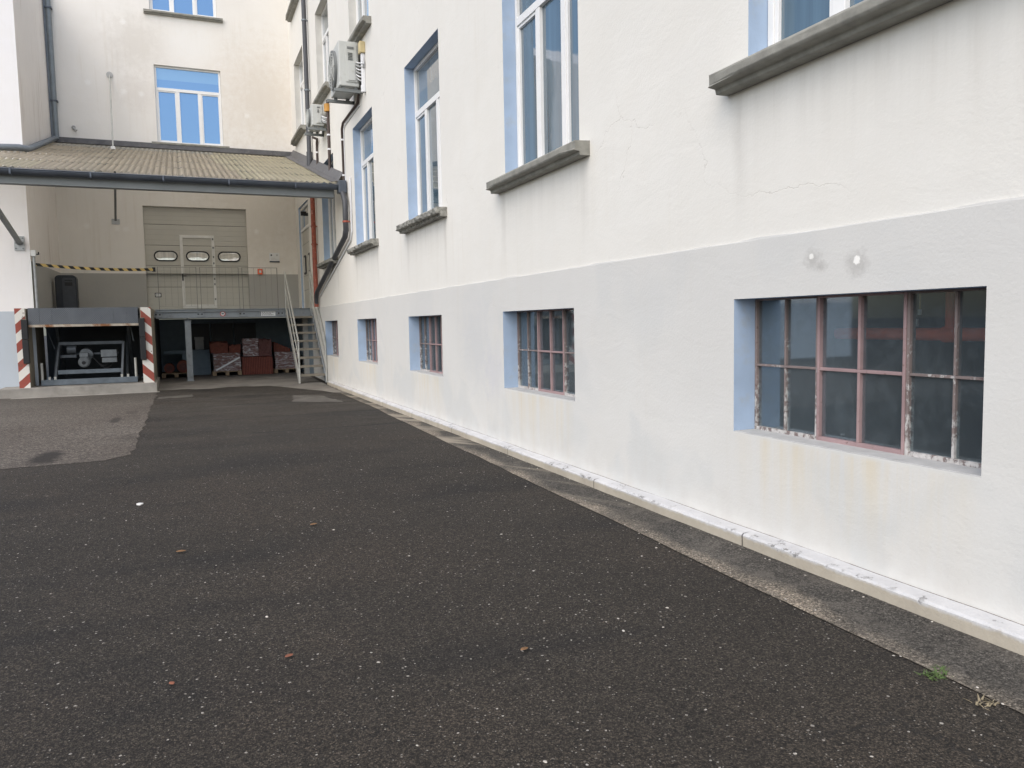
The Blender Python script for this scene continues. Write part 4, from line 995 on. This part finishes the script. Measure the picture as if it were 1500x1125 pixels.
# ------------------------------------------------------------------ air conditioners
def ac(y0, L, z0, H, xb_, D, label, big):
    A = thing('air_conditioner', (W, y0+L/2, z0), label, 'air conditioner', 'outdoor units on the white wall')
    xf = xb_-D
    c = MB().box(xf, xb_, y0, y0+L, z0, z0+H); c.build('casing', 'ac', A, .018)
    s_ = MB()      # near side: service cover with ribs
    s_.box(xf+D*.33, xb_-.04, y0-.022, y0, z0+H*.09, z0+H*.93, 0)
    s_.box(xf+D*.42, xb_-.08, y0-.04, y0-.022, z0+H*.12, z0+H*.55, 0)
    for q in range(5): s_.box(xf+D*.45, xb_-.13, y0-.046, y0-.022, z0+H*(.58+.035*q), z0+H*(.592+.035*q), 1)
    s_.box(xf+D*.42, xb_-.10, y0-.035, y0-.022, z0+H*.82, z0+H*.87, 1)
    s_.build('service_cover', ['ac', 'acdark'], A, .004)
    f = MB(); yc, zc, r = y0+L*.55, z0+H*.5, min(H, L)*.44
    f.tube([(xf-.05, yc, zc), (xf+.0, yc, zc)], r, 32, 0)
    for q in range(1, 7): 
        rr = r*q/7
        ring = [(xf-.058, yc+rr*math.cos(t*PI/12), zc+rr*math.sin(t*PI/12)) for t in range(25)]
        f.tube(ring, .006, 5, 1, False)
    for q in range(8): th = q*PI/4; f.tube([(xf-.06, yc, zc), (xf-.06, yc+r*math.cos(th), zc+r*math.sin(th))], .006, 5, 1)
    f.build('fan_grille', ['acdark', 'ac'], A)
    for yy_ in (y0+.06, y0+L-.1):
        b = MB()
        b.box(xf-.10, W, yy_, yy_+.06, z0-.10, z0-.04); b.box(W-.04, W, yy_, yy_+.05, z0-.09, z0+.25 if not big else z0-.04)
        b.box(xf+.05, xf+.12, yy_, yy_+.05, z0-.04, z0); b.box(xb_-.1, xb_-.03, yy_, yy_+.05, z0-.04, z0)
        b.build('bracket', 'steelbeam', A)
    w_ = MB(); random.seed(3)
    for q in range(6 if big else 4):
        zs_ = z0+H*(.12+.07*q); ye = y0-.06-.03*q
        w_.tube([(xb_-.06, y0-.02, zs_+.06), (xb_-.02, y0-.10-.015*q, zs_), (xb_+.04, ye-.07, zs_-.03), (W-.04, y0-.20, zs_+.03+.04*q)], .013 if q % 2 else .017, 7, q % 2)
    w_.build('refrigerant_lines', ['cable', 'trunk'], A)
    return A
A1 = ac(16.02, 1.0, 6.42, .88, 3.52, .40, 'large pale air conditioner with many side cables below the second floor window', True)
A2 = ac(20.15, .78, 6.62, .52, 3.50, .29, 'small pale air conditioner beside the dark downpipe', False)
o = thing('cable_trunking', (W, 15.75, 6.3), 'white vertical cable trunking with a yellowed cap beside the large air conditioner', 'trunking')
MB().box(W-.075, W-.002, 15.78, 15.87, 6.30, 7.02).tube([(W-.04, 15.83, 6.40), (W-.04, 15.83, 6.27)], .055, 10).build('duct', 'trunk', o, .01); MB().box(W-.11, W-.002, 15.74, 15.91, 7.02, 7.24).build('cap', 'yellowbox', o, .012)
o = thing('drain_pipe', (3.57, 18, 5), 'thin brown pipe from the large air conditioner down to the canopy', 'pipe')
MB().tube([(3.56, 16.3, 6.36), (3.56, 16.45, 6.22), (3.56, 18.05, 6.20), (3.56, 18.2, 6.10), (3.56, 18.2, 4.82)], .027, 10).tube([(3.585, 16.4, 6.16), (3.585, 18.0, 6.13), (3.585, 18.12, 6.05), (3.585, 18.12, 4.85)], .013, 8, 1).build('pipe', ['brownpipe', 'trunk'], o)
for zz in (5.05, 5.85):
    m_ = MB(); clamp(m_, (3.56, 18.2, zz), .027, 0); m_.build('bracket', 'trunk', o)
o = thing('drain_pipe', (3.57, 21.8, 6), 'short brown pipe with a hooked top under the small air conditioner', 'pipe')
MB().tube([(3.40, 21.45, 6.62), (3.55, 21.6, 6.62), (3.56, 21.75, 6.54), (3.56, 21.78, 6.40), (3.56, 21.78, cz(21.78)+.12)], .03, 10).build('pipe', 'brownpipe', o)
m_ = MB(); clamp(m_, (3.56, 21.78, 6.3), .03, 0); m_.build('bracket', 'trunk', o)
o = thing('drain_pipe', (3.57, 20, 6), 'dark brown pipe beside the small air conditioner with an orange fitting', 'pipe')
MB().tube([(3.56, 19.93, 7.2), (3.56, 19.93, cz(19.9)+.10)], .036, 10).build('pipe', 'brownpipe', o); MB().tube([(3.54, 19.92, 6.92), (3.54, 19.92, 7.10)], .07, 10).build('fitting', 'orange', o)
for zz in (6.35, 6.0):
    m_ = MB(); clamp(m_, (3.56, 19.93, zz), .036, 0); m_.build('bracket', 'trunk', o)

# ------------------------------------------------------------------ litter and weeds
def leaf(name, x, y, L, rot, mat, label, cat, curl=.25):
    n = 6; vs = []
    for i in range(n+1):
        t = i/n; w_ = L*.32*math.sin(PI*min(1, t*.94+.03))**.8
        zc_ = .008+curl*L*(t-.5)**2
        for s_ in (-1, 0, 1): vs.append((L*(t-.5), s_*w_, zc_+abs(s_)*w_*.35))
    fs = [(i*3+j, i*3+j+1, i*3+j+4, i*3+j+3) for i in range(n) for j in range(2)]
    m_ = MB().add(vs, fs, 0, True); o = m_.build(name, mat); o.location = (x, y, gz(y)+.002); o.rotation_euler = (0, 0, rot)
    sm_ = o.modifiers.new('thickness', 'SOLIDIFY'); sm_.thickness = .0012
    return tag(o, label, cat, 'dry leaves on the asphalt')
leaf('dry_leaf', .39, 3.77, .045, .5, 'leafred', 'reddish brown curled leaf nearest the middle bottom of the yard', 'leaf')
leaf('dry_leaf', .88, 6.25, .06, .4, 'leaf', 'brown leaf farthest from the wall in mid yard', 'leaf')
leaf('dry_leaf', -.13, 3.70, .035, 2.0, 'leafred', 'small red leaf at the lower left of the yard', 'leaf')
leaf('dry_leaf', -.10, 5.92, .065, -.1, 'leaf', 'brown flat leaf left of the yard centre', 'leaf')
leaf('dry_leaf', 1.45, 3.35, .045, .3, 'leaf', 'grey brown leaf closest to the gutter strip', 'leaf')
random.seed(12)
poly = [(.035*math.cos(a)*random.uniform(.5, 1.1), .05*math.sin(a)*random.uniform(.4, 1.)) for a in [i*2*PI/9 for i in range(9)]]
pp = MB().prism([(x_-.45, y_+7.73) for x_, y_ in poly], 'z', .006, .016); tag(pp.build('paper_scrap', 'paper', origin=(-.45, 7.73, 0)), 'torn white paper scrap lying on the dark asphalt', 'litter')
random.seed(21)
pts_ = [(random.uniform(-1.5, 3.0), random.uniform(2.0, 8.5)) for _ in range(46)]
first = None
for i, (x_, y_) in enumerate(pts_):
    if first is None:
        vs = []; fs = []
        for a in range(4):
            for b in range(8):
                ph = (a+.2)/3.4*PI/2; th = b*PI/4; r_ = 1+random.uniform(-.18, .18)
                vs.append((math.cos(th)*math.cos(ph)*r_, math.sin(th)*math.cos(ph)*r_*.75, math.sin(ph)*.5))
        fs = [(a*8+b, a*8+(b+1) % 8, (a+1)*8+(b+1) % 8, (a+1)*8+b) for a in range(3) for b in range(8)] + [tuple(24+b for b in range(8))]
        first = MB().add(vs, fs, 0, True).build('pebble', 'pebble'); o = first
        tag(o, 'small pale stone chip lying loose on the dark asphalt', 'stone', 'loose stone chips')
    else: o = first.copy(); COL.objects.link(o)
    k = random.uniform(.006, .012); o.scale = (k, k, k); o.rotation_euler = (0, 0, random.uniform(0, 6)); o.location = (x_, y_, -.001)
for i in range(70):          # grit gathered along the foot of the ledge and the strip's outer edge
    y_ = random.uniform(1.9, 9.5); o = first.copy(); COL.objects.link(o)
    x_ = 3.455-abs(random.gauss(0, .03)) if i % 2 else 2.97+.024*y_+random.gauss(0, .035)
    k = random.uniform(.0035, .008); o.scale = (k, k, k); o.rotation_euler = (0, 0, random.uniform(0, 6)); o.location = (x_, y_, .004+max(0., (x_-3.0)/.47)*.026)
    o['label'] = 'tiny pale grit stone along the gutter strip'; o['group'] = 'grit along the gutter strip'
def tuft(x, y, n, L, mat, label, spread):
    m_ = MB(); random.seed(n)
    for i in range(n):
        a = random.uniform(0, 2*PI); l = L*random.uniform(.5, 1); bx_, by_ = x+random.uniform(-1, 1)*spread, y+random.uniform(-1, 1)*spread*.5; w_ = random.uniform(.003, .006)
        d_ = Vector((math.cos(a), math.sin(a), 0)); nrm = Vector((-d_.y, d_.x, 0)); lift = random.uniform(.25, .9); vs = []
        for k in range(4):
            t_ = k/3; p = Vector((bx_, by_, gz(y))) + d_*l*t_*math.cos(lift*.9) + Vector((0, 0, l*math.sin(lift)*(t_-.45*t_*t_)))
            vs += [p-nrm*w_*(1-t_*.85), p+nrm*w_*(1-t_*.85)]
        m_.add(vs, [(2*k, 2*k+1, 2*k+3, 2*k+2) for k in range(3)])
    return tag(m_.build('weed_tuft', mat, origin=(x, y, 0)), label, 'weed')
tuft(3.01, 2.33, 80, .05, 'grass', 'small green weed tuft at the edge of the gutter strip', .07)
tuft(2.97, 2.07, 26, .045, 'straw', 'dry straw coloured tuft at the near end of the gutter strip', .06)

# ------------------------------------------------------------------ light, sky, camera
w = bpy.data.worlds.new('World'); S.world = w; w.use_nodes = True
nt = w.node_tree; bg = nt.nodes['Background']; sky = nt.nodes.new('ShaderNodeTexSky'); sky.sky_type = 'NISHITA'
SUN_EL, SUN_AZ = 48., -130.      # azimuth clockwise from +Y
sky.sun_disc = False; sky.sun_elevation = math.radians(SUN_EL); sky.sun_rotation = math.radians(SUN_AZ)
sky.air_density = 1.0; sky.dust_density = 2.0; sky.ozone_density = 1.0
nt.links.new(sky.outputs[0], bg.inputs[0]); bg.inputs[1].default_value = .13
sl = bpy.data.lights.new('sun', 'SUN'); sl.energy = 1.5; sl.angle = math.radians(90); sl.color = (1., .93, .82)
so_ = bpy.data.objects.new('sun', sl); COL.objects.link(so_)
el, az = math.radians(SUN_EL), math.radians(SUN_AZ)
dirv = Vector((math.sin(az)*math.cos(el), math.cos(az)*math.cos(el), math.sin(el)))
so_.rotation_euler = dirv.to_track_quat('Z', 'Y').to_euler(); so_.location = (-8, 8, 20)

yaw, pit, rol = [math.radians(v) for v in (22.85590, -4.58067, -1.12041)]
cy, sy, cp_, sp_, cr, sr = math.cos(yaw), math.sin(yaw), math.cos(pit), math.sin(pit), math.cos(rol), math.sin(rol)
f = Vector((sy*cp_, cy*cp_, sp_)); r = Vector((cy, -sy, 0)); u = r.cross(f)
r2 = cr*r+sr*u; u2 = -sr*r+cr*u
cam = bpy.data.cameras.new('camera'); co = bpy.data.objects.new('camera', cam); COL.objects.link(co)
co.matrix_world = Matrix(((r2.x, u2.x, -f.x, 0), (r2.y, u2.y, -f.y, 0), (r2.z, u2.z, -f.z, 1.6), (0, 0, 0, 1)))
cam.sensor_fit = 'HORIZONTAL'; cam.sensor_width = 36; cam.lens = 1131.65/1500*36; cam.clip_end = 1000; cam.clip_start = .05
S.camera = co
vs_ = S.view_settings; vs_.view_transform = 'Standard'; vs_.look = 'None'; vs_.exposure = .73; vs_.gamma = 1
